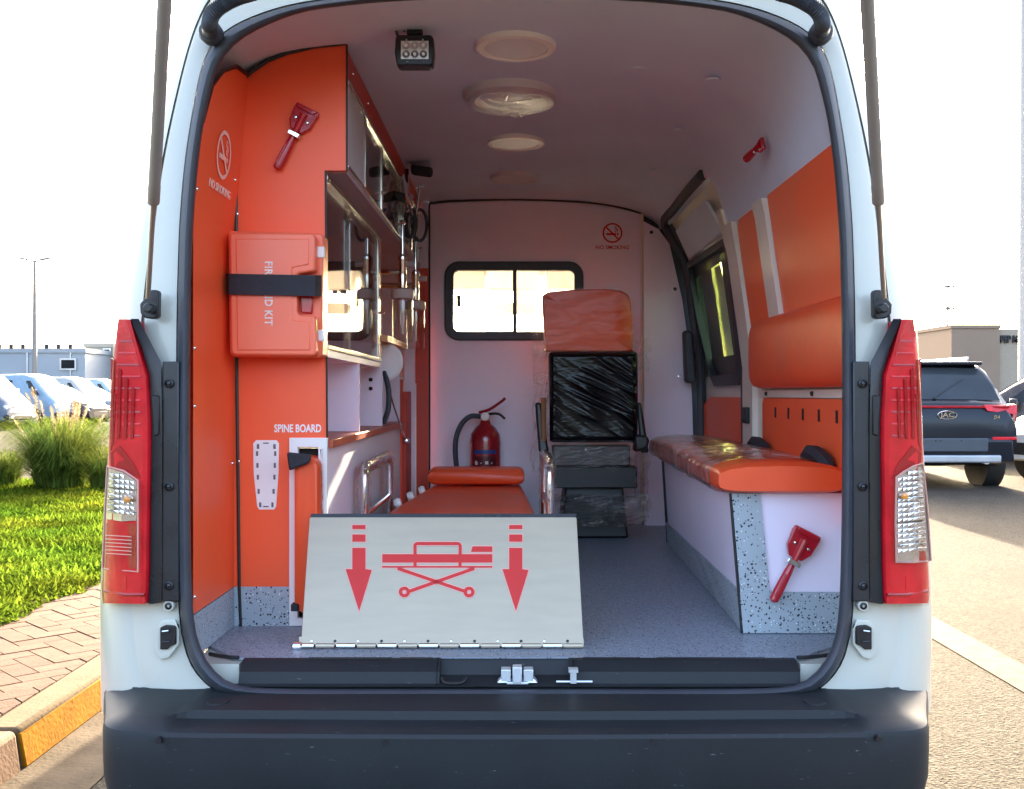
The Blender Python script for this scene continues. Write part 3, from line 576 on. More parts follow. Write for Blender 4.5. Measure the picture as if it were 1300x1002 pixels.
wallpatch(2.49, 3.27, 1.30, 1.875, .012, .008, .02, nz=18).build('wall_panel', M['orange'], van)
wallpatch(3.43, 3.73, 1.45, 1.87, .012, .008, .05, nz=18).build('wall_panel', M['orange'], van)
lp = wallpatch(2.49, 3.64, .90, 1.235, .012, .008, .02, nz=16).build('wall_panel', M['orange'], van)
for k in range(6):
    y = 2.62 + k * .165; MB().box(.866, .870, y, y + .012, 1.17, 1.205).build('panel_slot', M['dark'], lp)
wallpatch(3.285, 3.415, 1.50, 1.875, .024, .02).build('wall_pillar', M['beige'], van, bevel=.006)
jp = wallpatch(3.76, 3.90, .75, 1.88, .02, .02).build('door_pillar', M['beige'], van, bevel=.006)
wallpatch(3.90, 3.98, .75, 1.95, .008, .02).build('door_pillar', M['beige'], van, bevel=.006)
MB().box(.845, .862, 3.80, 3.87, 1.14, 1.20).build('door_switch', M['black'], jp, bevel=.003)
ws = wallpatch(2.49, 3.66, 1.238, 1.262, .016, .01).build('wall_rail', M['beige'], van)
for y in (3.0, 3.55): MB().lathe([(.008, 0), (.006, .006), (0, .007)], (.862, y, 1.25), (-1, 0, 0), 10).build('screw', M['black'], ws)
# padded back rest of the bench, on the wall
bp_ = MB()
def padring(y, s):
    zs0, zs1 = 1.268, 1.505
    c = (zs0 + zs1) / 2; hh = (zs1 - zs0) / 2 * (1 - .10 * s); return [Vector((.868 - (.055 if 20 < a < 340 else .055) * 0 - max(0, math.cos(R(a))) ** .6 * .06 * (1 - s * .8), y, c + hh * math.copysign(abs(math.sin(R(a))) ** .45, math.sin(R(a))))) for a in range(-90, 91, 10)]
ys = [(2.485, 0), (3.0, 0), (3.45, 0), (3.58, .05), (3.64, .25), (3.67, .6), (3.68, 1)]
bp_.loft([padring(y, s) for y, s in ys], closed=False)
bp_.add(padring(2.485, 0), [tuple(range(19))])
# ---- sliding door
def dx(z): return rx(z) + .02
sd_ = wallpatch(3.98, 4.98, .62, 2.06, -.03, .03, fn=rx, nz=14)
# door skin with window hole: built as a grid leaving the window out
sd_ = MB(); ny, nz_ = 20, 36
def inwin(y, z): return 4.04 + .06 * (1.85 - z) < y < 4.90 - .14 * (1.86 - z) / .55 and 1.31 < z < 1.845
def dpt(i, j):
    y = 3.96 + 1.03 * i / ny; z = .62 + 1.46 * j / nz_; return Vector((rx(z) + .035, y, z))
vs = {}; fs = []
V = [dpt(i, j) for j in range(nz_ + 1) for i in range(ny + 1)]
for j in range(nz_):
    for i in range(ny):
        c = (dpt(i, j) + dpt(i + 1, j + 1)) / 2
        if not inwin(c.y, c.z): fs.append((j * (ny + 1) + i, j * (ny + 1) + i + 1, (j + 1) * (ny + 1) + i + 1, (j + 1) * (ny + 1) + i))
sd_.add(V, fs)
door = sd_.build('sliding_door', M['beige'], van)
def dpoly(pts, off, th=.012, name='x', m=None, bev=0, r=0):
    a = [Vector((rx(z) + .035 - off, y, z)) for y, z in pts]; return MB().prism(a, (th, 0, 0)).build(name, m, door, bevel=bev)
wl = [(4.02, 1.86), (4.90, 1.87), (4.87, 1.6), (4.72, 1.33), (4.62, 1.285), (4.12, 1.285), (4.06, 1.34), (4.03, 1.6)]
wi = [(4.05, 1.83), (4.86, 1.84), (4.82, 1.6), (4.70, 1.38), (4.62, 1.33), (4.14, 1.33), (4.09, 1.38), (4.06, 1.6)]
m = MB(); A_ = [Vector((rx(z) + .005, y, z)) for y, z in wl]; B_ = [Vector((rx(z) - .002, y, z)) for y, z in wi]; C_ = [p + Vector((.05, 0, 0)) for p in B_]; E_ = [p + Vector((.05, 0, 0)) for p in A_]
m.loft([E_, A_, B_, C_]); m.build('window_frame', M['rubber'], door)
MB().prism([p + Vector((.03, 0, 0)) for p in B_], (.004, 0, 0)).build('window_pane', glass('green_tinted_glass', (.80, .90, .55), 1.5), door)
# blackout film on the pane leaves three clear strips
def blackout(y0, y1, z0, z1, jag=0):
    n = 10; a = []
    for i in range(n + 1):
        z = z0 + (z1 - z0) * i / n; a.append((y0 - .06 * (1.85 - z) * 0 + (random.uniform(-jag, jag)), z))
    b = [(y1, z) for _, z in reversed(a)]
    pts = [Vector((rx(z) + .022, y, z)) for y, z in a + b]
    m = MB(); h = n + 1
    m.add(pts, [(i, i + 1, 2 * h - 2 - i, 2 * h - 1 - i) for i in range(n)])
    m.build('blackout_film', M['black'], door)
blackout(4.12, 4.24, 1.33, 1.84, .004); blackout(4.45, 4.70, 1.33, 1.84, .012); blackout(4.83, 4.90, 1.33, 1.84)
blackout(4.04, 4.86, 1.79, 1.84); blackout(4.06, 4.8, 1.33, 1.41)
dpoly([(4.02, .66), (4.96, .66), (4.96, 1.20), (4.8, 1.235), (4.1, 1.235), (4.02, 1.2)], .014, .01, 'door_panel', M['orange'])
m = MB(); m.tube(catmull([Vector((rx(z) + .012 - .02 * (z > 1.95), 4.975, z)) for z in (.64, 1.0, 1.36, 1.6, 1.8, 1.9, 1.98)] + [Vector((.712, 4.94, 2.072)), Vector((.705, 4.6, 2.075)), Vector((.70, 4.2, 2.075)), Vector((.70, 3.88, 2.072))], 5), .022, 8)
m.build('door_aperture_seal', M['rubber'], van)
m = MB(); m.tube([Vector((rx(z) + .0, 3.985, z)) for z in (.64, 1.0, 1.36, 1.6, 1.84)], .012, 8); m.build('door_aperture_seal', M['rubber'], van)
m = MB(); m.hexa([(rx(1.87) + .01, 4.05, 1.885), (rx(1.87) + .01, 4.88, 1.885), (rx(2.03), 4.85, 2.02), (rx(2.03), 4.1, 2.02), (rx(1.87) + .03, 4.05, 1.885), (rx(1.87) + .03, 4.88, 1.885), (rx(2.03) + .02, 4.85, 2.02), (rx(2.03) + .02, 4.1, 2.02)])
m.build('header_panel', M['liner'], door, bevel=.008)
MB().hexa([(.80, 4.86, 1.30), (.855, 4.86, 1.30), (.855, 4.93, 1.30), (.80, 4.93, 1.30), (.79, 4.88, 1.55), (.84, 4.88, 1.55), (.84, 4.93, 1.55), (.79, 4.93, 1.55)]).build('grab_handle', M['rubber'], door, bevel=.015)

# ================================================================ left-hand medical cabinet
cab = thing('medical_cabinet', 'built-in orange and white cabinet wall with sliding glass doors and open shelves', 'cabinet', (-.6, 2.84, .612))
DE = 2.84
ep = [P(x, y, DE) for x, y in ((296, 745), (367, 745), (367, 556), (415, 556), (413, 217), (440, 217), (440, 57), (400, 61), (365, 69), (340, 79), (322, 91), (313, 99), (297, 103), (291, 250), (292, 500))]
MBx = MB().prism(ep, (0, .018, 0)); endp = MBx.build('end_panel', M['orange'], cab, smooth=False)
MB().tube([p + Vector((0, -.003, .003)) for p in ep[6:13]], .0055, 6).build('edge_trim', M['black'], endp)
MB().tube([p + Vector((-.004, -.003, 0)) for p in [P(a_, b_, DE) for a_, b_ in ((304, 103), (302, 250), (303, 500), (306, 745), (308, 795))]], .0045, 6).build('edge_trim', M['black'], endp)
MB().tube([ep[3] + Vector((.001, -.001, 0)), ep[4] + Vector((.001, -.001, 0)), ep[5] + Vector((.001, -.001, 0)), ep[6] + Vector((.001, -.001, 0))], .0028, 6).build('edge_trim', M['black'], endp)
MB().prism([P(x, y, DE - .002) for x, y in ((290, 745), (367, 745), (367, 796), (290, 796))], (0, .02, 0)).build('kick_panel', M['speck'], endp, smooth=False)
for px, py in ((304, 148), (301, 272), (303, 586)): MB().lathe([(.005, 0), (.004, -.003), (0, -.004)], P(px, py, DE - .002), (0, 1, 0), 8).build('screw', M['chrome'], endp)
text('spine_board_lettering', 'SPINE BOARD', .0300, M['printwhite'], endp, Matrix.Translation(P(378, 544.5, DE - .001)) @ REAR, sx=.70, bold=.0007)
sb = MB().prism([P(x, y, DE - .0015) for x, y in ((325, 559), (351, 559), (354, 563), (353.5, 600), (350.5, 643), (348, 647), (329, 647), (326.5, 643), (322, 600), (321.5, 563))], (0, .002, 0)).build('spine_board_pictogram', M['printwhite'], endp, smooth=False)
hm = MB()
for x, y, w_, h_ in ((326, 564, 3, 6), (347, 564, 3, 6), (334, 562, 7, 1.5), (325, 573, 2.6, 6), (348, 573, 2.6, 6), (325.5, 588, 2.6, 6), (347.5, 588, 2.6, 6), (326, 603, 2.6, 6), (347, 603, 2.6, 6), (327, 621, 2.6, 6), (346, 621, 2.6, 6), (329, 638, 2.6, 6), (344.5, 638, 2.6, 6), (334, 642.5, 7, 1.5)):
    hm.prism([P(x, y, DE - .0028), P(x + w_, y, DE - .0028), P(x + w_, y + h_, DE - .0028), P(x, y + h_, DE - .0028)], (0, .0025, 0))
hm.build('pictogram_slots', mat('grey_print', (.16, .12, .13), .6), sb, smooth=False)
# white frame of the spine-board slot
fx = lambda px: P(px, 0, DE).x
fz = lambda py: P(0, py, DE).z
fr = MB()
for pts in ([(367, 556), (415, 556), (404, 568), (378, 568)], [(404, 568), (415, 556), (415, 795), (404, 785)], [(378, 785), (404, 785), (415, 795), (367, 795)], [(367, 556), (378, 568), (378, 785), (367, 795)]):
    fr.prism([P(a, b, DE - .008) for a, b in pts], (0, .02, 0))
fr.build('slot_frame', M['printwhite'], cab, bevel=.0015, smooth=False)
MB().box(-.74, -.529, 2.87, 2.872 + 1.7, .613, .618).build('slot_floor', M['dark'], cab)
MB().box(fx(366), fx(416) - .012, 2.865, 2.875, .615, 1.098).build('slot_shade_sheet', M['dark'], cab)  # dark sheet added to stand in for the shade inside the slot
# carcass
XL, XU, XW = -.525, -.466, -.775
MB().box(XL - .015, XL, 2.862, 4.68, .613, 1.10).build('base_panel', M['lavender'], cab)
MB().box(XW, XL + .018, 2.86, 4.69, 1.10, 1.122).build('worktop', mat('wood_edge_laminate', (.50, .10, .045), .4, var=.15, vs=12), cab, bevel=.002)
MB().box(XW, XW + .01, 2.86, 5.05, 1.124, 2.05).build('back_panel', M['lavender'], cab)
for y in (3.456, 4.05, 4.66): 
    d_ = MB().box(XW + .012, XL, y, y + .016, 1.124, 1.352).build('divider', M['lavender'], cab)
    if y == 4.05:
        for z in (1.305, 1.27): MB().lathe([(.008, 0), (.008, -.003), (0, -.003)], (XL - .045, y, z), (0, 1, 0), 12).build('cable_hole', M['dark'], d_)
MB().box(XW, XL, 2.86, 4.0, 1.352, 1.372).build('lower_shelf', M['lavender'], cab)
MB().box(XW, XU - .004, 2.86, 5.05, 1.862, 1.876).build('upper_floor', mat('dusky_laminate', (.50, .38, .43), .5), cab)
MB().box(XW, XL, 4.0, 4.016, 1.372, 1.86).build('cabinet_end', M['redpanel'], cab)
MB().box(XW + .011, XW + .02, 4.02, 5.03, 1.37, 1.858).build('oxygen_panel', mat('tan_laminate', (.62, .22, .08), .45), cab)
MB().box(XW, -.50, 4.02, 4.75, 1.455, 1.478).build('bracket_shelf', mat('tan_laminate_edge', (.72, .36, .14), .4), cab)
# fascia, doors and rails of the overhead row
fa = MB().hexa([(XU - .015, 2.86, 2.125), (XU, 2.86, 2.125), (XU, 5.05, 2.125), (XU - .015, 5.05, 2.125), (XU - .015, 2.86, 2.2), (XU, 2.86, 2.2), (XU, 5.05, 2.2), (XU - .015, 5.05, 2.2)]).build('fascia', M['redpanel'], cab)
for y in (2.95, 3.25): MB().lathe([(.005, 0), (.004, .003), (0, .004)], (XU, y, 2.165), (1, 0, 0), 8).build('screw', M['chrome'], fa)
MB().box(XU - .012, XU - .004, 2.862, 3.19, 1.885, 2.11).build('upper_door', mat('grey_laminate', (.55, .52, .52), .45), cab)
MB().box(XU - .022, XU + .003, 2.862, 5.04, 2.108, 2.124).build('upper_rail', M['alu'], cab, bevel=.002)
MB().box(XU - .022, XU + .003, 2.862, 5.04, 1.876, 1.886).build('upper_rail', M['alu'], cab, bevel=.002)
for y0, y1, xo in ((3.20, 3.62, -.006), (3.60, 4.30, -.014), (4.28, 4.98, -.006)):
    g_ = MB().box(XU + xo - .002, XU + xo + .002, y0, y1, 1.887, 2.107).build('glass_door', M['cabglass'], cab)
    for y in (y0, y1 - .022): MB().box(XU + xo - .004, XU + xo + .006, y, y + .022, 1.887, 2.107).build('door_stile', M['alu'], g_, bevel=.001)
    MB().tube([(XU + xo + .004, y1 - .03, 1.95), (XU + xo + .02, y1 - .03, 1.95)], .006, 8).build('door_knob', M['chrome'], g_)
MB().box(-.74, -.50, 3.3, 3.55, 1.878, 1.96).build('stored_box', M['orange'], cab, bevel=.005)
# glazed lower cupboard
MB().box(XL - .022, XL + .004, 2.862, 4.0, 1.842, 1.861).build('lower_rail', M['alu'], cab, bevel=.002)
MB().box(XL - .022, XL + .006, 2.862, 4.0, 1.373, 1.387).build('lower_rail', M['alu'], cab, bevel=.002)
for y0, y1, xo in ((2.87, 3.35, -.014), (3.28, 3.985, -.004)):
    g_ = MB().box(XL + xo - .002, XL + xo + .002, y0, y1, 1.388, 1.841).build('glass_door', M['cabglass'], cab)
    for y in ((y1 - .05,) if y0 > 3 else (y1 - .012,)): MB().box(XL + xo - .004, XL + xo + .005, y, y + (.05 if y0 > 3 else .008), 1.388, 1.841).build('door_stile', M['alu'], g_, bevel=.001)
    MB().tube([(XL + xo + .002, y1 - (.03 if y0 > 3 else .2), 1.56), (XL + xo + .025, y1 - (.03 if y0 > 3 else .2), 1.56)], .006, 8).build('door_knob', M['chrome'], g_)
# tall strips at the far end, next to the partition
MB().box(-.60, -.516, 4.70, 4.715, .613, 1.315).build('end_strip', M['redpanel'], cab)
MB().box(-.535, -.485, 4.94, 4.955, .613, 1.86).build('end_strip', M['lavender'], cab)
MB().box(-.487, -.425, 5.0, 5.02, .613, 1.858).build('end_strip', M['redpanel'], cab)
MB().box(-.487, -.482, 4.985, 4.998, .63, 1.30).build('light_strip', M['printwhite'], cab)
MB().box(-.60, -.50, 4.717, 4.93, .613, 1.26).build('end_cupboard', M['redpanel'], cab, bevel=.003)
MB().lathe([(.014, 0), (.014, -.008), (.008, -.02), (0, -.022)], (-.50, 4.71, 1.035), (0, 1, 0), 12).build('cupboard_lock', M['chrome'], cab)

# ================================================================ things on and in the cabinet
def P2(px, py, X): D = X * F / (px - CX); return P(px, py, D)
# spine board pushed edge-on into its slot
sbd = thing('spine_board', 'orange spine board pushed edge-on into its white framed slot', 'spine board', (-.573, 2.68, .70))
q = MB(); rings = []
for y, sc in ((2.765, .70), (2.768, .84), (2.78, .95), (2.80, 1), (3.2, 1), (4.4, 1)):
    rings.append([Vector((-.566 + a * sc, y + .02 * (abs(b) / .21) ** 3, .868 + b * (.97 + .03 * sc))) for a, b in rrect(.07, .425, .033, 6)])
q.loft(rings, True, True); q.build('board_edge', M['vinyl'], sbd)
q = MB(); q.loft([[Vector((-.558 + a * 1.3, y, .868 + b)) for a, b in rrect(.05, .43, .02, 4)] for y in (2.76, 2.80)], True, True)
q = MB(); q.hexa([P(364, 574, 2.755), P(396, 577, 2.755), P(393, 588, 2.755), P(367, 598, 2.755), P(364, 574, 2.80), P(396, 577, 2.80), P(393, 588, 2.80), P(367, 598, 2.80)]); q.build('black_strap', M['strap'], sbd, bevel=.006)
q = MB(); q.box(-.605, -.585, 2.77, 2.80, .665, .685); q.build('black_strap', M['strap'], sbd, bevel=.003)
pts = [Vector((-.547, 2.71, 1.08)), Vector((-.543, 2.73, 1.0)), Vector((-.544, 2.75, .80))]
q = MB().grid(lambda u, v: Vector((-.528 + .006 * noise.noise(Vector((u * 6, v * 9, 1))), 2.79 + .10 * u, .78 + .32 * v)), 10, 24); q.build('plastic_wrap', M['wrap'], sbd)

# first aid kit strapped across the orange panels
kit = thing('first_aid_kit', 'orange plastic first aid case strapped to the orange end panel', 'first aid kit', (-.66, 2.78, 1.35))
KD = 2.735
def kp(px, py, D): return P(px, py, D)
def kslab(pts, d0, d1): return MB().prism([kp(a, b, d0) for a, b in pts], (0, d1 - d0, 0))
kb = kslab([(289, 297), (293, 293), (407, 296), (410, 300), (409, 450), (406, 454), (296, 453), (291, 449)], 2.755, 2.835).build('case_back', M['kit'], kit, bevel=.008, seg=3)
lid = kslab([(291, 298), (295, 295), (396, 296), (400, 300), (400, 344), (380, 347), (377, 350), (377, 396), (380, 400), (400, 401), (402, 448), (398, 452), (297, 451), (293, 447)], 2.715, 2.757).build('case_lid', M['kit'], kit, bevel=.007, seg=3)
kslab([(299, 303), (392, 303), (392, 336), (371, 340), (370, 406), (392, 409), (394, 445), (301, 445)], 2.712, 2.72).build('lid_face', M['kit'], lid, bevel=.003)
kslab([(381, 373), (397, 375), (396, 398), (382, 397)], 2.742, 2.76).build('latch_recess', M['hammer'], lid, bevel=.003)
for py in (319, 425): kslab([(402, py - 6), (411, py - 6), (411, py + 8), (402, py + 8)], 2.75, 2.77).build('case_latch', M['printwhite'], kit, bevel=.002)
kslab([(398, 405), (402, 405), (402, 422), (398, 422)], 2.722, 2.74).build('case_catch', mat('yellow_catch', (.8, .5, .1), .4), kit)
frm = Matrix.Translation(kp(340.5, 372.5, 2.7112)) @ REAR @ Matrix.Rotation(R(-90), 4, 'Z')
text('case_lettering', 'FIRST AID KIT', .0285, mat('faded_white_print', (.80, .68, .62), .5, var=.15, vs=60), kit, frm, sx=.90, spacing=1.08, bold=.0006)
q = MB(); sr = [(284, 2.832), (288, 2.75), (291, 2.71), (300, 2.703), (345, 2.702), (375, 2.703), (400, 2.71), (408, 2.745), (411, 2.83)]
def strapring(py0, py1, o): return [kp(a, py0 + (a - 284) * .018, d - o) for a, d in sr], [kp(a, py1 + (a - 284) * .018, d - o) for a, d in sr]
a, b = strapring(347.5, 374, .0); c, d = strapring(347.5, 374, -.003)
q.loft([a, b, d, c, a], closed=False); q.build('strap', M['strap'], kit)
for py in (318, 434): MB().tube([kp(286, py, 2.80), kp(290, py, 2.80)], .003, 6).build('hinge_pin', M['kit'], kit)

# emergency hammers
def hammer(label, frame, group):
    """drawn in a plane: handle along -Y of the drawing, head at the top; lies .02 off the surface"""
    h = thing('emergency_hammer', label, 'hammer', frame.translation, group)
    f = lambda x, y, z: frame @ Vector((x, y, z))
    hd = [(-.036, .075), (.036, .075), (.038, .062), (.034, .02), (.018, -.004), (-.018, -.004), (-.034, .02), (-.038, .062)]
    MB().prism([f(x, y, .001) for x, y in hd], frame.to_3x3() @ Vector((0, 0, .018))).build('head_bracket', M['hammer'], h, bevel=.003)
    MB().prism([f(x, y, .0195) for x, y in ((-.032, .073), (.032, .073), (.026, .060), (-.026, .060))], frame.to_3x3() @ Vector((0, 0, .006))).build('head_ridge', M['hammer'], h, bevel=.002)
    m = MB(); m.tube([f(0, .05, .02), f(0, -.02, .02)], [.011, .008], 10); m.build('head_spine', M['hammer'], h)
    for x in (-.019, .019): MB().lathe([(.0055, 0), (.004, .004), (0, .005)], f(x, .032, .019), frame.to_3x3() @ Vector((0, 0, 1)), 10).build('screw', M['chrome'], h)
    MB().prism([f(x, y, .003) for x, y in ((-.018, -.022), (.018, -.022), (.018, -.008), (-.018, -.008))], frame.to_3x3() @ Vector((0, 0, .028))).build('metal_clip', M['chrome'], h, bevel=.002)
    m = MB(); m.tube([f(0, -.022, .016), f(0, -.04, .016), f(0, -.10, .016), f(0, -.125, .016), f(0, -.13, .016)], [.009, .0115, .0135, .0125, .006], 12); m.build('handle', M['hammer'], h)
    for k in range(5):
        m = MB(); m.tube([f(-.006 + .003 * k, -.05, .0265), f(-.006 + .003 * k, -.115, .0285)], .0011, 5); m.build('grip_rib', M['hammer'], h)
    return h
def rframe(px, py, D, ang, s=1.0): return Matrix.Translation(P(px, py, D)) @ REAR @ Matrix.Rotation(R(ang), 4, 'Z') @ Matrix.Scale(s, 4)
hammer('red emergency hammer mounted on the orange end panel above the first aid case', rframe(378, 167, DE - .001, -27, .93), 'emergency hammers')
hammer('red emergency hammer mounted on the white end of the bench box', rframe(1008, 706, 2.738, -27, 1.02), 'emergency hammers')
hf = Matrix.Translation((.764, 3.20, 2.005)) @ Matrix(((0, 0, -1, 0), (-1, 0, 0, 0), (0, 1, 0, 0), (0, 0, 0, 1)))
hf = Matrix.Translation((.74, 3.14, 1.995)) @ Matrix.Rotation(R(0), 4, 'Z') @ Matrix(((.28, 0, -.96, 0), (-.9, -.3, -.26, 0), (-.28, .95, -.08, 0), (0, 0, 0, 1))) @ Matrix.Rotation(R(-60), 4, 'Z') @ Matrix.Scale(.55, 4)
hammer('small red emergency hammer high on the mauve lining above the orange wall panel', hf, 'emergency hammers')

# oxygen flow meters with humidifier bottles
for (px, D, lab) in ((511, 4.16, 'oxygen flow meter with clear bottle nearest the glazed cupboard'), (527.5, 4.62, 'oxygen flow meter with clear bottle nearest the partition wall')):
    x = (px - CX) * D / F; zt = H + (500 - 366) * 4.16 / F
    zt = 1.672 if D < 4.4 else 1.665
    t = thing('flow_meter', lab, 'flow meter', (x, D, zt - .2), 'oxygen flow meters')
    MB().lathe([(.043, 0), (.048, .012), (.046, .035), (.03, .042)], (x, D, zt - .04), (0, 0, 1), 20).build('cap', mat('cap_grey', (.6, .5, .47), .4), t)
    MB().lathe([(.04, 0), (.042, -.01), (.04, -.17), (.037, -.175)], (x, D, zt - .04), (0, 0, 1), 20, cap=False).build('bottle', M['bottle'], t)
    MB().lathe([(.005, 0), (.005, -.14)], (x, D, zt - .04), (0, 0, 1), 8).build('dip_tube', M['printwhite'], t)
    MB().lathe([(.016, 0), (.018, .05), (.016, .09), (.02, .1), (.019, .13), (.008, .14), (.0075, .26), (.014, .265), (.012, .275)], (x, D, zt), (0, 0, 1), 14).build('valve_stem', M['chrome'], t)
    MB().tube([(x, D, zt + .07), (-.76, D, zt + .07)], .012, 10).build('wall_spigot', M['chrome'], t)
    MB().box(-.765, -.74, D - .04, D + .04, zt + .01, zt + .12).build('wall_plate', M['printwhite'], t, bevel=.004)
    MB().tube([(x, D, zt + .10), (x + .05, D, zt + .10)], .012, 10).build('valve_knob', mat('knob_grey', (.5, .46, .46), .4), t)
g_ = thing('pressure_gauge', 'round white dial under the tan bracket shelf', 'gauge', (-.51, 4.1, 1.36))
MB().lathe([(.075, 0), (.078, -.012), (.07, -.018), (0, -.018)], (-.565, 4.2, 1.535 - .02 - .0), (0, 1, 0), 28).build('dial', M['printwhite'], g_)
for ch in list(g_.children): ch.location.z -= .135; ch.location.x += .03
m = MB(); m.tube(catmull([(-.535, 4.2, 1.32), (-.52, 4.22, 1.28), (-.515, 4.3, 1.22), (-.51, 4.5, 1.13), (-.505, 4.68, 1.05)], 6), .004, 6); m.build('probe_wire', M['chrome'], g_)
m = MB(); m.tube(catmull([(-.535, 4.19, 1.34), (-.515, 4.17, 1.27), (-.515, 4.16, 1.19), (-.535, 4.17, 1.13)], 6), .011, 8); m.build('black_hose', M['rubber'], g_)

# examination lamp and coiled leads on the overhead rail
el = thing('examination_lamp', 'black swivel examination lamp clamped to the overhead cabinet rail', 'lamp', (-.46, 4.2, 2.05))
m = MB(); m.tube([(-.462, 4.15, 2.10), (-.445, 4.15, 2.10)], .01); m.tube([(-.455, 4.15, 2.13), (-.445, 4.15, 2.05), (-.44, 4.2, 2.03), (-.43, 4.22, 2.06)], .012); m.tube([(-.44, 4.2, 2.05), (-.43, 4.35, 1.96), (-.425, 4.35, 1.93)], .007); m.build('clamp', M['chrome'], el)
MB().hexa([P(521, 208, 4.2), P(550, 213, 4.2), P(549, 226, 4.2), P(522, 222, 4.2), P(521, 208, 4.3), P(550, 213, 4.3), P(549, 226, 4.3), P(522, 222, 4.3)]).build('lamp_head', M['strap'], el, bevel=.012)
MB().hexa([P(497, 241, 4.05), P(514, 246, 4.05), P(514, 258, 4.05), P(503, 255, 4.05), P(497, 241, 4.12), P(514, 246, 4.12), P(514, 258, 4.12), P(503, 255, 4.12)]).build('plug', M['black'], el, bevel=.006)
cl = thing('coiled_lead', 'black lead hanging in loops from a steel hook below the swivel lamp', 'cable', (-.44, 4.3, 1.85))
m = MB()
for px, py, rx_, rz_, D in ((519, 285, 7, 16, 4.3), (522, 284, 6, 18, 4.32), (533, 286, 9, 20, 4.36)):
    m.tube([P(px + rx_ * math.cos(a), py + rz_ * math.sin(a), D) for a in [2 * math.pi * i / 22 for i in range(22)]], .0075, 6, closed=True)
m.build('cable_loop', M['rubber'], cl)
m = MB(); m.tube([P(516, 215, 4.28), P(517, 270, 4.28)], .009); m.tube([P(533, 236, 4.34), P(528, 275, 4.34)], .006); m.tube([P(528, 238, 4.34), P(538, 236, 4.34)], .006); m.build('hook', M['chrome'], cl)
# ================================================================ ceiling fittings
def liner_z(x): return 2.222 - .033 * (abs(x) / .3) ** 2 * .5
for px, py, rr, lab in ((655, 61, .112, 'round ceiling light with cream ring nearest the rear opening'), (655, 181, .110, 'round ceiling light with cream ring just beyond the roof vent'), (654, 223, .108, 'round dim ceiling light nearest the partition wall')):
    d = .962 * F / (500 - py) ; x = (px - CX) * d / F; zl = 2.212 - .018 * max(0, min(1, (d - 3.6) / 1.4)) - .002 - (.004 if py > 200 else 0)
    t = thing('ceiling_light', lab, 'ceiling light', (x, d, 2.20), 'round ceiling lights')
    last_ = py == 223
    MB().lathe([(rr, .03), (rr, .004), (rr * .97, -.002), (rr * .8, -.003), (rr * .77, .002)], (x, d, zl), (0, 0, 1), 48, cap=False).build('ring', M['led'] if last_ else M['lampring'], t)
    MB().lathe([(rr * .775, .02), (rr * .775, .001), (0, .0)], (x, d, zl - .001), (0, 0, 1), 48, cap=False).build('diffuser', M['led'], t)
d = .95 * F / (500 - 126); x = (648 - CX) * d / F
t = thing('roof_vent', 'round clear-domed roof vent between the ceiling lights', 'vent', (x, d, 2.19))
MB().lathe([(.152, .03), (.152, -.004), (.146, -.014), (.115, -.022), (.105, -.018), (.10, -.006)], (x, d, 2.212), (0, 0, 1), 48, cap=False).build('rim', M['led'], t)
MB().lathe([(.10, -.004), (.09, -.012), (.05, -.02), (0, -.022)], (x, d, 2.210), (0, 0, 1), 40, cap=False).build('cover', M['led'], t)
MB().lathe([(.15, -.012), (.14, -.026), (.10, -.032), (.05, -.036), (0, -.037)], (x, d, 2.209), (0, 0, 1), 40, cap=False).build('dome', glass('clear_dome', (.97, .95, .95), 1.45, wrinkle=.25, boost=.03, ws=18), t)
for k in range(5):
    a = R(25 + 72 * k); MB().tube([(x + .03 * math.cos(a), d + .03 * math.sin(a), 2.19), (x + .075 * math.cos(a + .4), d + .075 * math.sin(a + .4), 2.192)], .004, 6).build('vent_blade', M['chrome'] if k % 2 else M['led'], t)
q = P(655, 148, .95 * F / (500 - 148)); MB().lathe([(.03, .0), (.028, -.01), (.018, -.012), (.016, -.004), (0, -.004)], (q.x, q.y, 2.213), (0, 0, 1), 24).build('vent_switch', M['led'], t)
# LED work lamp near the opening
WD = 2.74
wl_ = thing('work_lamp', 'square black work lamp with six clear LEDs fixed to the lining', 'lamp', P(525, 40, WD))
def wp(px, py, D): return P(px, py, D)
m = MB(); m.prism([wp(a, b, WD - .02) for a, b in ((504, 44), (547, 44), (550, 48), (551, 66), (549, 80), (546, 83), (506, 83), (503, 80), (501, 66), (502, 48))], (0, .05, 0)); hs = m.build('housing', M['black'], wl_, bevel=.004)
MB().prism([wp(a, b, WD - .0225) for a, b in ((509, 52), (544, 52), (544, 75), (509, 75))], (0, .006, 0)).build('reflector_plate', mat('led_plate', (.75, .73, .70), .3, .3), wl_)
for j in range(2):
    for i in range(3):
        c = wp(515.5 + 11 * i, 57.8 + 11 * j, WD - .023); l_ = MB().lathe([(.0105, 0), (.0105, -.001), (.006, .003), (0, .003)], c, (0, 1, 0), 18).build('led', M['chrome'], wl_)
        MB().lathe([(.004, 0), (.004, -.003), (0, -.004)], c, (0, 1, 0), 10).build('led_chip', M['printwhite'], l_)
for a, b in ((516, 51), (537, 51), (517, 79), (538, 79)): MB().lathe([(.0028, 0), (.0022, -.003), (0, -.003)], wp(a, b, WD - .021), (0, 1, 0), 8).build('screw', M['chrome'], wl_)
m = MB(); m.box(*sorted((wp(516, 0, WD).x, wp(536, 0, WD).x)), WD, WD + .03, wp(0, 44, WD).z, wp(0, 28, WD).z + .03); m.build('mount', M['black'], wl_, bevel=.004)
MB().tube(catmull([wp(505, 46, WD + .01), wp(503, 36, WD + .01), wp(509, 32, WD + .01), wp(514, 40, WD + .01)], 6), .0045, 6).build('lead', M['rubber'], wl_)

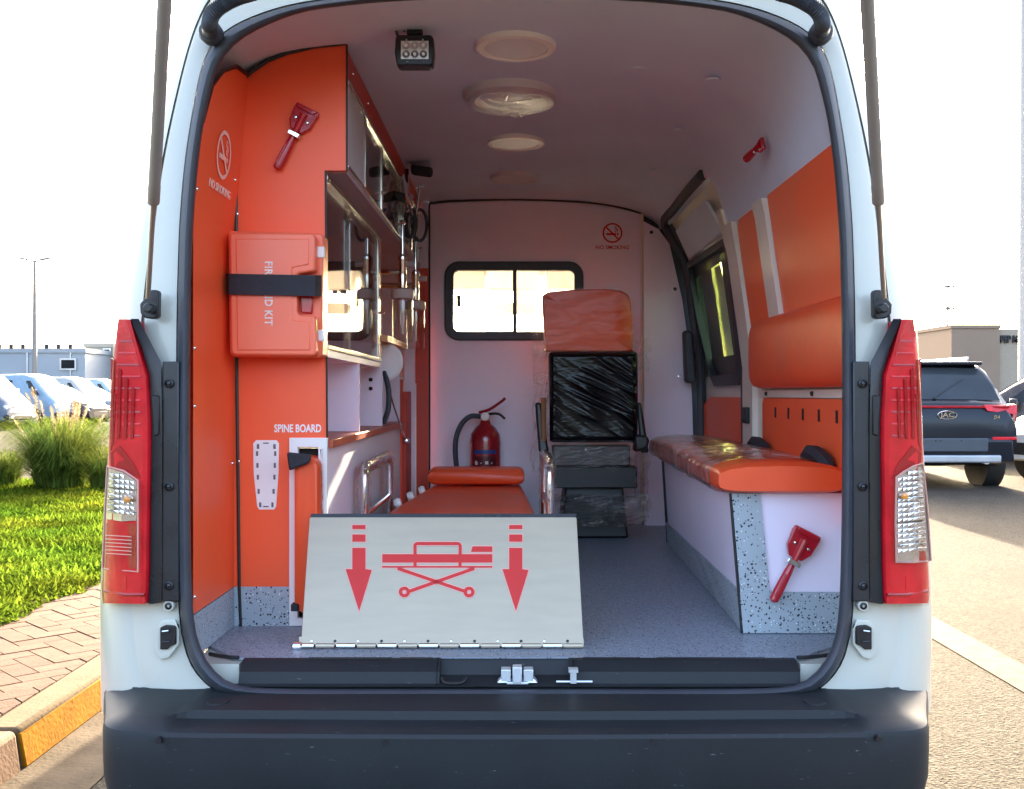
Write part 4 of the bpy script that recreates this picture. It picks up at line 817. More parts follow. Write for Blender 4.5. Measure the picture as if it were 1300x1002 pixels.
# ================================================================ loading ramp with the stretcher pictogram
rp = thing('loading_ramp', 'folded stainless steel loading ramp with red arrows and stretcher symbol', 'ramp', (-.19, 2.6, .612))
BL, BR, TL_, TR_ = P(384, 816, 2.592), P(740, 822, 2.592), P(394, 655, 2.75), P(731, 655, 2.75)
BL.z = BR.z = .628
ux = (BR - BL).normalized(); uy = (TL_ - BL); ln = uy.length; uy = (((TL_ + TR_) / 2 - (BL + BR) / 2)).normalized(); un = ux.cross(uy).normalized()
if un.y > 0: un = -un
def rpt(px, py, off):                    # photo px on the ramp sheet
    t = (py - 819) / (655 - 819); D = 2.592 + (2.75 - 2.592) * t
    # intersect the sight line with the sheet plane
    d_ = P(px, py, 1.0) - Vector((0, 0, H)); s_ = (BL - Vector((0, 0, H))).dot(un) / d_.dot(un); return Vector((0, 0, H)) + d_ * s_ + un * off
c4 = [BL, BR, TR_, TL_]
rb = MB().prism([p for p in [rpt(382, 818, 0), rpt(741, 822, 0), rpt(732, 658, 0), rpt(728, 655, 0), rpt(397, 655, 0), rpt(393, 658, 0)]], -un * .006).build('ramp_sheet', M['steel'], rp, bevel=.001, smooth=False)
m = MB(); m.prism([rpt(394, 657, .001), rpt(732, 657, .001), rpt(731, 652.5, .001), rpt(395, 652.5, .001)], -un * .012); m.build('ramp_edge', M['trim'], rp)
def flat(name, pts, off, m_): return MB().prism([rpt(a, b, off) for a, b in pts], -un * .0004).build(name, m_, rp, smooth=False)
def outline(pts, g):                      # grow a polygon from its centre
    n = len(pts); out = []; ar = sum(pts[i][0] * pts[(i + 1) % n][1] - pts[(i + 1) % n][0] * pts[i][1] for i in range(n)); sg = 1 if ar > 0 else -1
    for i in range(n):
        a, b, c = Vector(pts[i - 1]), Vector(pts[i]), Vector(pts[(i + 1) % n]); e1 = (b - a).normalized(); e2 = (c - b).normalized()
        n1 = Vector((e1.y, -e1.x)) * sg; n2 = Vector((e2.y, -e2.x)) * sg; k = (n1 + n2); k = k / max(k.length_squared, .25) * 2 * g; out.append((b.x + k.x, b.y + k.y))
    return out
def printed(name, pts):
    o = MB().prism([rpt(a, b, .0018) for a, b in pts], -un * .0006).build(name, M['printred'], rp, smooth=False)
    MB().prism([rpt(a, b, .0008) for a, b in outline(pts, 1.3)], -un * .0006).build('pale_outline', M['printpale'], o, smooth=False)
for ax in (456, 655):
    printed('arrow', [(ax - 8.5, 696), (ax + 8, 696), (ax + 8, 723), (ax + 16, 724), (ax, 776), (ax - 17, 723), (ax - 8.5, 723)])
    printed('arrow_bar', [(ax - 8.5, 679), (ax + 8, 679), (ax + 8, 688), (ax - 8.5, 688)])
    printed('arrow_bar', [(ax - 8.5, 667), (ax + 8, 667), (ax + 8, 672), (ax - 8.5, 672)])
def bar(x0, y0, x1, y1, w_):
    t_ = Vector((x1 - x0, y1 - y0)).normalized() * w_ / 2; return [(x0 - t_.y, y0 + t_.x), (x1 - t_.y, y1 + t_.x), (x1 + t_.y, y1 - t_.x), (x0 + t_.y, y0 - t_.x)]
printed('stretcher_bed', [(485.5, 704), (625, 704), (625, 714.5), (485.5, 714.5)])
printed('stretcher_pillow', [(600, 694), (625, 694), (625, 701), (598, 701)])
printed('stretcher_frame', [(485, 719), (625, 719), (625, 721), (485, 721)])
printed('stretcher_leg', bar(505, 722, 593, 752, 4)); printed('stretcher_leg', bar(602, 722, 517, 752, 4))
for cx_ in (513.5, 595.5):
    o = MB(); o.loft([[rpt(cx_ + r_ * math.cos(a), 752 + r_ * .97 * math.sin(a), .0022) for a in [2 * math.pi * i / 24 for i in range(24)]] for r_ in (7, 2.8)]); o.build('stretcher_wheel', M['printred'], rp, smooth=False)
    o = MB().prism([rpt(cx_ + 8.2 * math.cos(a), 752 + 8 * math.sin(a), .0014) for a in [2 * math.pi * i / 24 for i in range(24)]], -un * .0004).build('pale_outline', M['printpale'], rp, smooth=False)
arc = [(527, 720), (527, 695)] + [(530 + 3.5 * math.cos(R(a)), 694 + 3.5 * math.sin(R(a))) for a in (200, 240, 270)] + [(581 + 3.5 * math.cos(R(a)), 694 + 3.5 * math.sin(R(a))) for a in (270, 300, 340)] + [(584, 720)]
for w_, off, mm, nm in ((2.0, .0020, M['printred'], 'stretcher_rail'), (3.2, .0011, M['printpale'], 'pale_outline')):
    o = MB()
    vs_ = []
    for i, (a, b) in enumerate(arc):
        p0 = Vector(arc[max(i - 1, 0)]); p1 = Vector(arc[min(i + 1, len(arc) - 1)]); t_ = (p1 - p0).normalized(); vs_ += [rpt(a - t_.y * w_, b + t_.x * w_, off), rpt(a + t_.y * w_, b - t_.x * w_, off)]
    o.add(vs_, [(2 * i, 2 * i + 1, 2 * i + 3, 2 * i + 2) for i in range(len(arc) - 1)]); o.build(nm, mm, rp, smooth=False)
# piano hinge
MB().prism([rpt(380, 818.5, .003), rpt(741, 821.5, .003), rpt(741, 811, .003), rpt(380, 809, .003)], -un * .0025).build('hinge_leaf', M['steel'], rp, smooth=False)
for k in range(12):
    q = rpt(396 + k * 29.5, 814.5, .003); MB().lathe([(.004, 0), (.003, .002), (0, .0025)], q, un, 8).build('rivet', M['black'] if k % 2 else M['chrome'], rp)
hp0, hp1 = rpt(374, 820.5, .004), rpt(741, 824.5, .004); hp0.z = hp1.z = .6185; hp0.y = hp1.y = 2.585
for k in range(14):
    a = hp0.lerp(hp1, (k + .04) / 14); b = hp0.lerp(hp1, (k + .94) / 14); MB().tube([a, b], .0065, 8).build('hinge_knuckle', M['steel'] if k % 2 else M['alu'], rp)
MB().lathe([(.008, 0), (.012, .004), (.012, .022), (.007, .026)], P(384, 821, 2.585), (-1, 0, 0), 14).build('hinge_pin', M['chrome'], rp)

# ================================================================ stretcher
sr_ = thing('stretcher', 'low orange padded ambulance stretcher behind the steel ramp', 'stretcher', (-.18, 3.9, .612))
def mw(y): return -.462 + (.08) * max(0, (y - 3.5)) / 1.1, .078 - .045 * max(0, (y - 3.5)) / 1.1
rings = []
for y, s in ((2.93, .7), (2.94, .9), (2.97, 1), (3.3, 1), (3.7, 1), (4.1, 1), (4.4, 1), (4.72, 1), (4.76, .9), (4.77, .7)):
    a, b = mw(y); c = (a + b) / 2; rings.append([Vector((c + u * (.96 + .04 * s), y, .80 + v * s + .004 * noise.noise(Vector((u * 8, y * 5, 0))))) for u, v in rrect(b - a, .085, .035, 5)])
MB().loft(rings, True, True).build('mattress', M['vinyl'], sr_, ang=60)
rings = []
for y, s in ((4.50, .6), (4.51, .85), (4.54, 1), (4.66, 1), (4.69, .85), (4.70, .6)):
    rings.append([Vector((-.175 + u * (.97 + .03 * s), y, .886 + v * s)) for u, v in rrect(.425, .072, .03, 5)])
MB().loft(rings, True, True).build('pillow', M['vinyl'], sr_, ang=60)
m = MB()
for x in (-.46, .085): m.tube([(x, 2.95, .745), (x, 3.5, .745), (x + (.08 if x < 0 else -.04), 4.75, .745)], .014, 8)
for y in (2.95, 3.8, 4.7): m.tube([(-.45 + .06 * (y > 4.5), y, .74), (.08 - .03 * (y > 4.5), y, .74)], .012, 8)
m.build('frame', M['chrome'], sr_)
for x in (-.40, .02):
    for y in (3.1, 4.5):
        l_ = MB().tube([(x, y, .74), (x, y + .05, .69)], .012, 8).build('leg', M['chrome'], sr_); MB().lathe([(.02, -.018), (.055, -.018), (.058, 0), (.055, .018), (.02, .018)], (x, y + .05, .671), (1, 0, 0), 18).build('castor', M['tyre'], sr_)
for k in range(3): MB().lathe([(.0, -.014), (.016, -.012), (.02, 0), (.016, .012), (0, .014)], (-.437 + .022 * k, 3.82 + .25 * k, .845), (1, .0, .3), 12).build('strap_clip', M['printwhite'], sr_)
# chrome side rails under clear wrap
for x, sx, y0, y1, zt in ((-.485, -1, 3.30, 3.95, 1.012), (.112, 1, 3.42, 4.05, 1.012)):
    pts = catmull([(x, y0, .745), (x, y0, zt - .06), (x, y0 + .02, zt - .01), (x, y0 + .08, zt), (x, y1 - .08, zt), (x, y1 - .02, zt - .01), (x, y1, zt - .06), (x, y1, .745)], 5)
    rl = MB().tube(pts, .0135, 12).build('side_rail', M['chrome'], sr_)
    MB().tube([(x, y0, .86), (x, y1, .86)], .009, 8).build('rail_bar', M['chrome'], rl)
    pts2 = [Vector(p) + Vector((.004 * noise.noise(Vector(p) * 30), 0, .004 * noise.noise(Vector(p) * 27))) for p in resample(pts, 90)]
    MB().tube(pts2, [.020 + .006 * noise.noise(Vector((i * .55, x * 9, 0))) for i in range(90)], 14, cap=False).build('plastic_wrap', M['wrap'], rl)
# ================================================================ bench
bn = thing('bench_seat', 'long white bench box with orange vinyl cushion half under clear wrap', 'bench', (.73, 3.6, .612))
bx0t, bx0b = .578, .609
bd = MB().hexa([(bx0b, 2.752, .613), (.875, 2.752, .613), (.875, 4.42, .613), (.655, 4.42, .613), (bx0t, 2.752, .985), (.875, 2.752, .985), (.875, 4.42, .985), (.632, 4.42, .985)]).build('bench_box', M['lavender'], bn, smooth=False)
def bx(x0, x1, z0, z1, y, th, tilt=0): 
    xs = lambda z: bx0b + (bx0t - bx0b) * (z - .613) / .372
    return MB().hexa([(x0, y, z0), (x1, y, z0), (x1, y + th, z0), (x0, y + th, z0), (x0 + tilt, y, z1), (x1, y, z1), (x1, y + th, z1), (x0 + tilt, y + th, z1)])
bx(bx0b - .004, .875, .613, .722, 2.745, .006, -.009).build('kick_panel', M['speck'], bn, smooth=False)
MB().hexa([(bx0b - .012, 2.744, .7225), (.676, 2.744, .7225), (.676, 2.751, .7225), (bx0b - .012, 2.751, .7225), (bx0t - .004, 2.744, .985), (.650, 2.744, .985), (.650, 2.751, .985), (bx0t - .004, 2.751, .985)]).build('corner_trim', M['speck'], bn, smooth=False)
MB().hexa([(bx0b - .004, 2.752, .613), (bx0b, 2.752, .613), (.652, 4.42, .613), (.648, 4.42, .613), (bx0b - .013, 2.752, .725), (bx0b - .009, 2.752, .725), (.645, 4.42, .70), (.641, 4.42, .70)]).build('kick_panel', M['speck'], bn, smooth=False)
MB().tube([(bx0b - .006, 2.75, .613), (bx0t - .006, 2.75, .985)], .005, 6).build('edge_trim', M['trim'], bn)
MB().tube([(.65, 4.42, .613), (.628, 4.42, .985)], .006, 6).build('edge_trim', M['trim'], bn)
# cushion: rounded slab, sagging slightly
def cush(off, y0, y1, nu, nv, ph):
    def f(u, v):
        a = 2 * math.pi * u; y = y0 + (y1 - y0) * v
        t = (y - 2.70) / (4.46 - 2.70); xl = .528 + .052 * t; xr = .872; c = (xl + xr) / 2; hw = (xr - xl) / 2
        e = min(1, max(0, min((y - 2.70) / .05, (4.46 - y) / .05))); r_ = math.sqrt(max(.0, 1 - (1 - e) ** 2)) * .25 + .75
        ca, sa = math.cos(a), math.sin(a); X_ = c + (hw + off) * math.copysign(abs(ca) ** .35, ca) * (.94 + .06 * r_); Z_ = 1.022 + (.036 * r_ + off) * math.copysign(abs(sa) ** .5, sa) + (.012 * (1 - (2 * (X_ - c) / (2 * hw)) ** 2) if sa > 0 else 0)
        if off: 
            nn = noise.noise(Vector((X_ * 9, y * 7, Z_ * 9 + ph))) + .5 * noise.noise(Vector((X_ * 24 + y * 15, y * 9 - X_ * 16, ph))); Z_ += nn * .006; X_ += nn * .004
        return Vector((X_, y, Z_))
    return MB().grid(f, nu, nv)
mb = cush(0, 2.70, 4.46, 48, 60, 0)
mb.add([mb.v[i] for i in range(48)], [tuple(range(48))]); mb.add([mb.v[60 * 49 + i] for i in range(48)], [tuple(range(48))])
cu = mb.build('cushion', M['vinyl'], bn, ang=60)
cush(.0065, 2.80, 4.465, 150, 170, 3).build('plastic_wrap', M['benchwrap'], cu, ang=80)
bp_.build('back_rest', M['vinyl'], bn, ang=50)
# seat belts tucked behind the cushion
for px, py in ((1035, 580), (962, 566)):
    D = .84 * F / (px - CX); q = P(px, py, D)
    t = thing('seat_belt', 'black seat belt behind the bench cushion at ' + ('its end by the rear opening' if px > 1000 else 'its middle, under the wall switch'), 'seat belt', (q.x, q.y, 1.05), 'seat belts on the bench')
    MB().tube(catmull([q + Vector((.02, -.16, -.055)), q + Vector((.0, -.08, -.005)), q + Vector((-.005, 0, .012)), q + Vector((0, .07, -.0)), q + Vector((.02, .13, -.05))], 5), [.012] * 4 + [.022] * 13 + [.012] * 4, 6).build('webbing', M['strap'], t)
# ================================================================ attendant seat
at = thing('attendant_seat', 'folding attendant seat with orange back, black sheeting and clear wrap', 'seat', (.32, 4.62, .612))
SD = 4.58
def sp3(px, py, D=SD): return P(px, py, D)
rings = []
pts = [(688, 379), (690, 374), (700, 370), (725, 368), (755, 367), (782, 368), (794, 372), (800, 380), (802, 400), (803, 425), (803, 444), (801, 447), (745, 447.5), (694, 447), (691, 444), (690, 420), (688.5, 395)]
def bulge(pts, d, s): 
    cx_, cy_ = sum(p[0] for p in pts) / len(pts), sum(p[1] for p in pts) / len(pts); return [sp3(cx_ + (a - cx_) * s, cy_ + (b - cy_) * s, d) for a, b in pts]
pp2 = [(p.x, p.y) for p in catmull([(a, b, 0) for a, b in pts], 4, True)]
MB().loft([bulge(pp2, SD + .10, .96), bulge(pp2, SD + .08, 1.0), bulge(pp2, SD + .03, 1.0), bulge(pp2, SD + .01, .985), bulge(pp2, SD, .95), bulge(pp2, SD - .004, .6)], True, True).build('backrest', M['vinyl'], at, ang=50)
# folded-up squab with crinkled black sheeting
def crinkle(u, v, dens, amp):
    d = (u * .8 + v * 1.35); w_ = noise.noise(Vector((u * 1.3, v * 1.3, 5))) * .38
    r1 = 1 - abs(noise.noise(Vector((d * dens + w_ * 2.2, (v - u) * .55, 1)))) * 2; r2 = 1 - abs(noise.noise(Vector((d * dens * 2.2 + w_ * 4, (v - u) * .9, 9)))) * 2
    return amp * (max(r1, 0) ** 3 + .5 * max(r2, 0) ** 3)
def sq(u, v):
    px = 698 + 111 * u; py = 560 - 112 * v; e = min(u, 1 - u, v, 1 - v); ed = .03 * (1 - min(1, e / .05)) ** 2
    return sp3(px, py, SD - .07 - crinkle(u, v, 4.2, .012) * (.12 + 1.5 * max(0, .35 + noise.noise(Vector((u * 2.6, v * 2.6, 8))))) + ed)
MB().grid(sq, 110, 110).build('seat_squab', M['blackwrap'], at, ang=80)
MB().prism([sp3(a, b, SD - .055) for a, b in ((697, 447), (810, 447), (810, 562), (699, 562))], (0, .12, 0)).build('squab_body', M['black'], at, bevel=.012)
MB().prism([sp3(a, b, SD - .05) for a, b in ((701, 566), (800, 566), (800, 592), (703, 592))], (0, .1, 0)).build('squab_hinge', mat('grey_brown_panel', (.05, .038, .036), .4), at, bevel=.006)
MB().prism([sp3(a, b, SD - .045) for a, b in ((697, 593), (809, 593), (809, 620), (697, 620))], (0, .12, 0)).build('seat_frame', M['black'], at, bevel=.005)
m = MB(); q0, q1 = sp3(712, 620).x, sp3(797, 620).x; m.hexa([(q0, SD - .03, .613), (q1, SD - .03, .613), (q1, SD + .33, .613), (q0, SD + .33, .613), (q0 + .02, SD + .0, .84), (q1 - .02, SD + .0, .84), (q1 - .02, SD + .28, .84), (q0 + .02, SD + .28, .84)]); m.build('pedestal', mat('pedestal_grey', (.006, .007, .008), .5), at, bevel=.01)
for px, w_ in ((683, 8), (812, 6)):
    MB().hexa([sp3(px - 4, 511, SD - .04), sp3(px + w_ - 4, 511, SD - .04), sp3(px + w_ + 6, 575, SD - .06), sp3(px + 1, 575, SD - .06), sp3(px - 4, 511, SD + .02), sp3(px + w_ - 4, 511, SD + .02), sp3(px + w_ + 6, 575, SD + .02), sp3(px + 1, 575, SD + .02)]).build('armrest', M['black'], at, bevel=.01)
MB().prism([sp3(a, b, SD - .08) for a, b in ((806, 552), (822, 553), (825, 560), (822, 570), (806, 575))], (0, .1, 0)).build('recline_lever', M['black'], at, bevel=.012)
m = MB(); m.tube([sp3(690, 505, SD - .05), sp3(690, 560, SD - .05)], .012); m.build('belt_stalk', mat('belt_brown', (.25, .12, .05), .4), at)
# loose clear wrap hanging round the seat
def wr(px0, px1, py0, py1, D, amp, ph, nu=70, nv=70):
    def f(u, v):
        px = px0 + (px1 - px0) * u + 5 * noise.noise(Vector((v * 5, ph, u))); py = py0 + (py1 - py0) * v + 4 * noise.noise(Vector((u * 6, ph + 3, v)))
        return sp3(px, py, D - crinkle(u, v, 3.5, amp) - amp * noise.noise(Vector((u * 4, v * 4, ph))))
    return MB().grid(f, nu, nv)
wr(687, 808, 364, 449, SD - .014, .0004, 1).build('plastic_wrap', M['softwrap'], at, ang=80)
wr(703, 803, 560, 596, SD - .06, .02, 2).build('plastic_wrap', M['wrap'], at, ang=80)
wr(704, 822, 628, 668, SD - .10, .07, 7).build('plastic_wrap', M['benchwrap'], at, ang=80)
wr(800, 824, 430, 470, SD + .0, .03, 4, 30, 40).build('plastic_wrap', M['wrap'], at, ang=80)
wr(806, 824, 560, 650, SD - .02, .05, 5, 30, 60).build('plastic_wrap', M['wrap'], at, ang=80)
wr(676, 700, 380, 600, SD + .02, .03, 6, 30, 90).build('plastic_wrap', M['wrap'], at, ang=80)
# ================================================================ fire extinguisher
ex, ey = P(616, 0, 4.93).x, 4.93
fe = thing('fire_extinguisher', 'dark red fire extinguisher standing against the pale partition wall', 'fire extinguisher', (ex, ey, .613))
MB().lathe([(.06, 0), (.072, .012), (.074, .03), (.074, .41), (.070, .445), (.05, .475), (.028, .492), (.022, .51)], (ex, ey, .613), (0, 0, 1), 32).build('cylinder', M['extred'], fe)
vz = 1.12
MB().lathe([(.02, 0), (.024, .008), (.024, .03), (.016, .04)], (ex, ey, vz), (0, 0, 1), 16).build('valve', mat('brass', (.6, .42, .2), .3, 1.0), fe)
m = MB(); m.tube(catmull([(ex - .03, ey, vz + .04), (ex + .02, ey - .01, vz + .055), (ex + .08, ey - .02, vz + .095), (ex + .095, ey - .02, vz + .11)], 5), .007, 8); m.build('carry_handle', M['extred'], fe)
m = MB(); m.tube(catmull([(ex, ey, vz + .03), (ex + .06, ey - .02, vz + .035), (ex + .095, ey - .02, vz + .01)], 5), .006, 8); m.build('squeeze_lever', M['black'], fe)
MB().lathe([(.02, 0), (.02, -.012), (.016, -.014), (0, -.014)], (ex, ey - .02, vz + .022), (0, 1, 0), 18).build('pressure_dial', M['printwhite'], fe)
m = MB(); m.tube(catmull([(ex - .02, ey, vz + .02), (ex - .07, ey - .01, vz + .022), (ex - .115, ey - .02, vz - .02), (ex - .14, ey - .03, vz - .10), (ex - .135, ey - .03, vz - .22), (ex - .11, ey - .03, vz - .36)], 7), .0125, 10); m.build('hose', M['rubber'], fe)
def exlab(a0, a1, z0, z1, mm, nm):
    n = 12; m = MB(); vs_ = []
    for i in range(n + 1):
        a = R(a0 + (a1 - a0) * i / n); vs_ += [(ex + .0748 * math.sin(a), ey - .0748 * math.cos(a), z0), (ex + .0748 * math.sin(a), ey - .0748 * math.cos(a), z1)]
    m.add(vs_, [(2 * i, 2 * i + 2, 2 * i + 3, 2 * i + 1) for i in range(n)]); return m.build(nm, mm, fe)
exlab(-45, 45, .965, .985, mat('blue_label', (.03, .05, .22), .4), 'label_band')
exlab(-45, 45, .80, .955, mat('dark_label', (.10, .008, .014), .4), 'label_panel')
lp_ = mat('label_white', (.7, .62, .6), .5)
pics = MB()
for j in range(4):
    for i in range(4):
        a = -34 + 20 * i + random.uniform(-2, 2); z = .925 - j * .036; wv = random.uniform(2, 6); hv = random.uniform(.004, .012)
        n = 2; vs_ = []
        for k in range(3):
            aa = R(a + wv * (k - 1)); vs_ += [(ex + .0753 * math.sin(aa), ey - .0753 * math.cos(aa), z - hv), (ex + .0753 * math.sin(aa), ey - .0753 * math.cos(aa), z + hv * random.random())]
        pics.add(vs_, [(0, 2, 3, 1), (2, 4, 5, 3)])
pics.build('label_print', lp_, fe)
# ================================================================ ground
def struct(o): o['kind'] = 'structure'; return o
def asphalt():
    m = mat('asphalt', (.056, .052, .046), .97, var=.10, vs=1.2, bump=.9, bs=90, spec=.03, rvar=.0); n = m.node_tree.nodes; l = m.node_tree.links; b = n['Principled BSDF']
    src = b.inputs['Base Color'].links[0].from_socket; tc = [x for x in n if x.type == 'TEX_COORD'][0]
    vo = n.new('ShaderNodeTexVoronoi'); vo.inputs['Scale'].default_value = 75; l.new(tc.outputs['Object'], vo.inputs['Vector'])
    cr = n.new('ShaderNodeValToRGB'); e = cr.color_ramp.elements; e[0].position = .0; e[0].color = (.62, .60, .57, 1); e[1].position = 1; e[1].color = (1.35, 1.32, 1.25, 1)
    sp = n.new('ShaderNodeSeparateColor'); l.new(vo.outputs['Color'], sp.inputs[0]); l.new(sp.outputs[0], cr.inputs[0])
    mx = n.new('ShaderNodeMix'); mx.data_type = 'RGBA'; mx.blend_type = 'MULTIPLY'; mx.inputs['Factor'].default_value = 1
    l.new(src, mx.inputs['A']); l.new(cr.outputs[0], mx.inputs['B']); l.new(mx.outputs['Result'], b.inputs['Base Color'])
    vb = n.new('ShaderNodeBump'); vb.inputs['Strength'].default_value = .7; vb.inputs['Distance'].default_value = .006; l.new(vo.outputs['Distance'], vb.inputs['Height'])
    pv = b.inputs['Normal'].links[0].from_socket; l.new(pv, vb.inputs['Normal']); l.new(vb.outputs[0], b.inputs['Normal'])
    return m
M['asphalt'] = asphalt()
M['lawnsoil'] = mat('lawn_soil', (.07, .085, .025), .9, var=.4, vs=4, bump=.8, bs=30)
M['yellow'] = mat('yellow_kerb_paint', (.27, .115, .006), .95, var=.22, vs=7, bump=.3, bs=60, spec=.05, rvar=.02)
M['salmon'] = mat('pale_concrete', (.14, .09, .065), .95, var=.12, vs=9, bump=.3, bs=70, spec=.08, rvar=.02)
M['kerbtop'] = mat('bare_kerb_concrete', (.105, .075, .045), .95, var=.14, vs=9, bump=.3, bs=70, spec=.08, rvar=.02)
M['brick'] = mat('pink_paver', (.08, .046, .034), .95, var=.14, vs=12, bump=.35, bs=90, rnd=.16, spec=.08, rvar=.02)
M['sand'] = mat('joint_sand', (.06, .042, .03), .95, var=.2, vs=20)
M['line'] = mat('worn_road_paint', (.10, .08, .055), .95, var=.25, vs=14, bump=.3, bs=80, spec=.05, rvar=.02)
g = MB(); g.add([(-500, -40, 0), (500, -40, 0), (500, 800, 0), (-500, 800, 0)], [(0, 1, 2, 3)])
struct(g.build('road', M['asphalt'], smooth=False))
rl_ = MB().box(2.12, 2.33, 1.0, 30, .003, .005).build('road_marking', M['line'], smooth=False); struct(rl_)
# kerb: one stone each
XK0, XK1, ZK = -1.79, -1.645, .135
kerb = thing('kerb', 'low kerb of yellow painted stones along the brick pavement', 'kerb', (-1.72, 5, 0))
for k, y in enumerate([.43 + i for i in range(15)]):
    yel = (k % 2 == 1)
    m = MB(); y0, y1 = y + .006, y + .994
    m.hexa([(XK0, y0, -.02), (XK1 + .012, y0, -.02), (XK1 + .012, y1, -.02), (XK0, y1, -.02), (XK0, y0, ZK), (XK1 - .012, y0, ZK), (XK1 - .012, y1, ZK), (XK0, y1, ZK)])
    st_ = m.build('kerb_stone', M['kerbtop'] if yel else M['salmon'], kerb, bevel=.018, seg=3)
    if yel:
        MB().hexa([(XK1 - .013, y0 + .004, .004), (XK1 + .0145, y0 + .004, .004), (XK1 + .0145, y1 - .004, .004), (XK1 - .013, y1 - .004, .004), (XK1 - .03, y0 + .004, ZK - .018), (XK1 - .0065, y0 + .004, ZK - .018), (XK1 - .0065, y1 - .004, ZK - .018), (XK1 - .03, y1 - .004, ZK - .018)]).build('painted_face', M['yellow'], st_, bevel=.004)
MB().box(XK1, XK1 + .30, .4, 15, -.01, .0035).build('gutter_dust', mat('gutter_dust', (.08, .064, .047), .97, var=.3, vs=6, bump=.4, bs=60, spec=.05, rvar=.02), smooth=False)['kind'] = 'structure'
# pavement with herringbone bricks
pav = MB().box(-2.75, XK0 - .001, .43, 16, .0, .112).build('pavement', M['sand'], smooth=False); struct(pav)
def clip(poly, ax, lim, keep_less):
    out = []
    for i, p in enumerate(poly):
        q = poly[(i + 1) % len(poly)]; ip = (p[ax] <= lim) == keep_less or p[ax] == lim; iq = (q[ax] <= lim) == keep_less or q[ax] == lim
        if ip: out.append(p)
        if ip != iq:
            t = (lim - p[ax]) / (q[ax] - p[ax]); out.append((p[0] + (q[0] - p[0]) * t, p[1] + (q[1] - p[1]) * t))
    return out
L_, W_ = .2, .1; c45 = math.sqrt(.5); nb = 0; GAP = .006
cells = []
for a in range(-60, 90):
    for b in range(-60, 90):
        # herringbone lattice: horizontal brick at (2W*a... ) using the step (W,W) and (2L,0)->(L+... )
        ox = b * W_ + a * 2 * L_ - 8; oy = b * W_ - 6
        cells.append((ox, oy, L_, W_)); cells.append((ox + L_, oy - W_, W_, L_))
for ox, oy, w_, h_ in cells:
    g_ = GAP / 2; cor = [(ox + g_, oy + g_), (ox + w_ - g_, oy + g_), (ox + w_ - g_, oy + h_ - g_), (ox + g_, oy + h_ - g_)]
    pts = [((x - y) * c45 - 2.2, (x + y) * c45 + 5) for x, y in cor]
    cx_, cy_ = sum(p[0] for p in pts) / 4, sum(p[1] for p in pts) / 4
    if not (-2.72 < cx_ < -1.74 and 2.6 < cy_ < 7.6): continue
    for ax, lim, kl in ((0, XK0 - .004, True), (0, -2.70, False), (1, 2.6, False), (1, 7.6, True)):
        pts = clip(pts, ax, lim, kl)
        if len(pts) < 3: break
    if len(pts) < 3: continue
    dz = random.uniform(-.0018, .0018); nb += 1
    MB().prism([(x, y, .114) for x, y in pts], (0, 0, .016 + dz)).build('brick', M['brick'], pav, smooth=False)
far = MB().box(-2.70, XK0 - .004, 7.604, 15.9, .113, .128).build('far_paving', M['brick'], pav, smooth=False)
print('bricks', nb)
# ---- lawn
LAWN_Y1 = 13.3
lb = MB().box(-16, -2.5, 1.0, LAWN_Y1, .0, .125).build('lawn_bed', M['lawnsoil'], smooth=False); struct(lb)
rnd = random.Random(3)
def lawn_edge(y): return -2.47 + .07 * noise.noise(Vector((y * 2.1, 0, 3))) + .035 * noise.noise(Vector((y * 7, 4, 3)))
vs_, fs_ = [], []
def leaf(x, y, z, h, wd, yaw, lean):
    c, s = math.cos(yaw), math.sin(yaw); n = len(vs_)
    for t, ww in ((0, .35), (.55, 1), (1, .15)):
        o = lean * t * t * h; px_, py_ = x + o * -s, y + o * c; zz = z + h * t * (1 - .25 * lean * t)
        vs_.append((px_ - c * wd * ww, py_ - s * wd * ww, zz)); vs_.append((px_ + c * wd * ww, py_ + s * wd * ww, zz))
    fs_.append((n, n + 1, n + 3, n + 2)); fs_.append((n + 2, n + 3, n + 5, n + 4))
cnt = 0
while cnt < 95000:
    y = 3.2 + (LAWN_Y1 - 3.2) * rnd.random() ** .8; e = lawn_edge(y); xl = max(-16, -.52 * y - 1.3)
    if e - xl < .1: continue
    x = e - (e - xl) * rnd.random()
    cl_ = noise.noise(Vector((x * 2.2, y * 2.2, 0))) * .5 + noise.noise(Vector((x * 6, y * 6, 2))) * .3
    hh = (.065 + .05 * cl_) * rnd.uniform(.6, 1.4) * min(1, .4 + (e - x) * 3)
    leaf(x, y, .12, max(hh, .02), rnd.uniform(.004, .010), rnd.random() * 6.283, rnd.uniform(.2, 1.3)); cnt += 1
me = bpy.data.meshes.new('grass'); me.from_pydata(vs_, [], fs_); me.update()
gr = link_mesh('grass', me, leafmat('lawn_leaf', (.076, .115, .010), .5, .5, .9), smooth=False); gr['kind'] = 'stuff'; gr['label'] = 'bright green low ground cover filling the lawn'
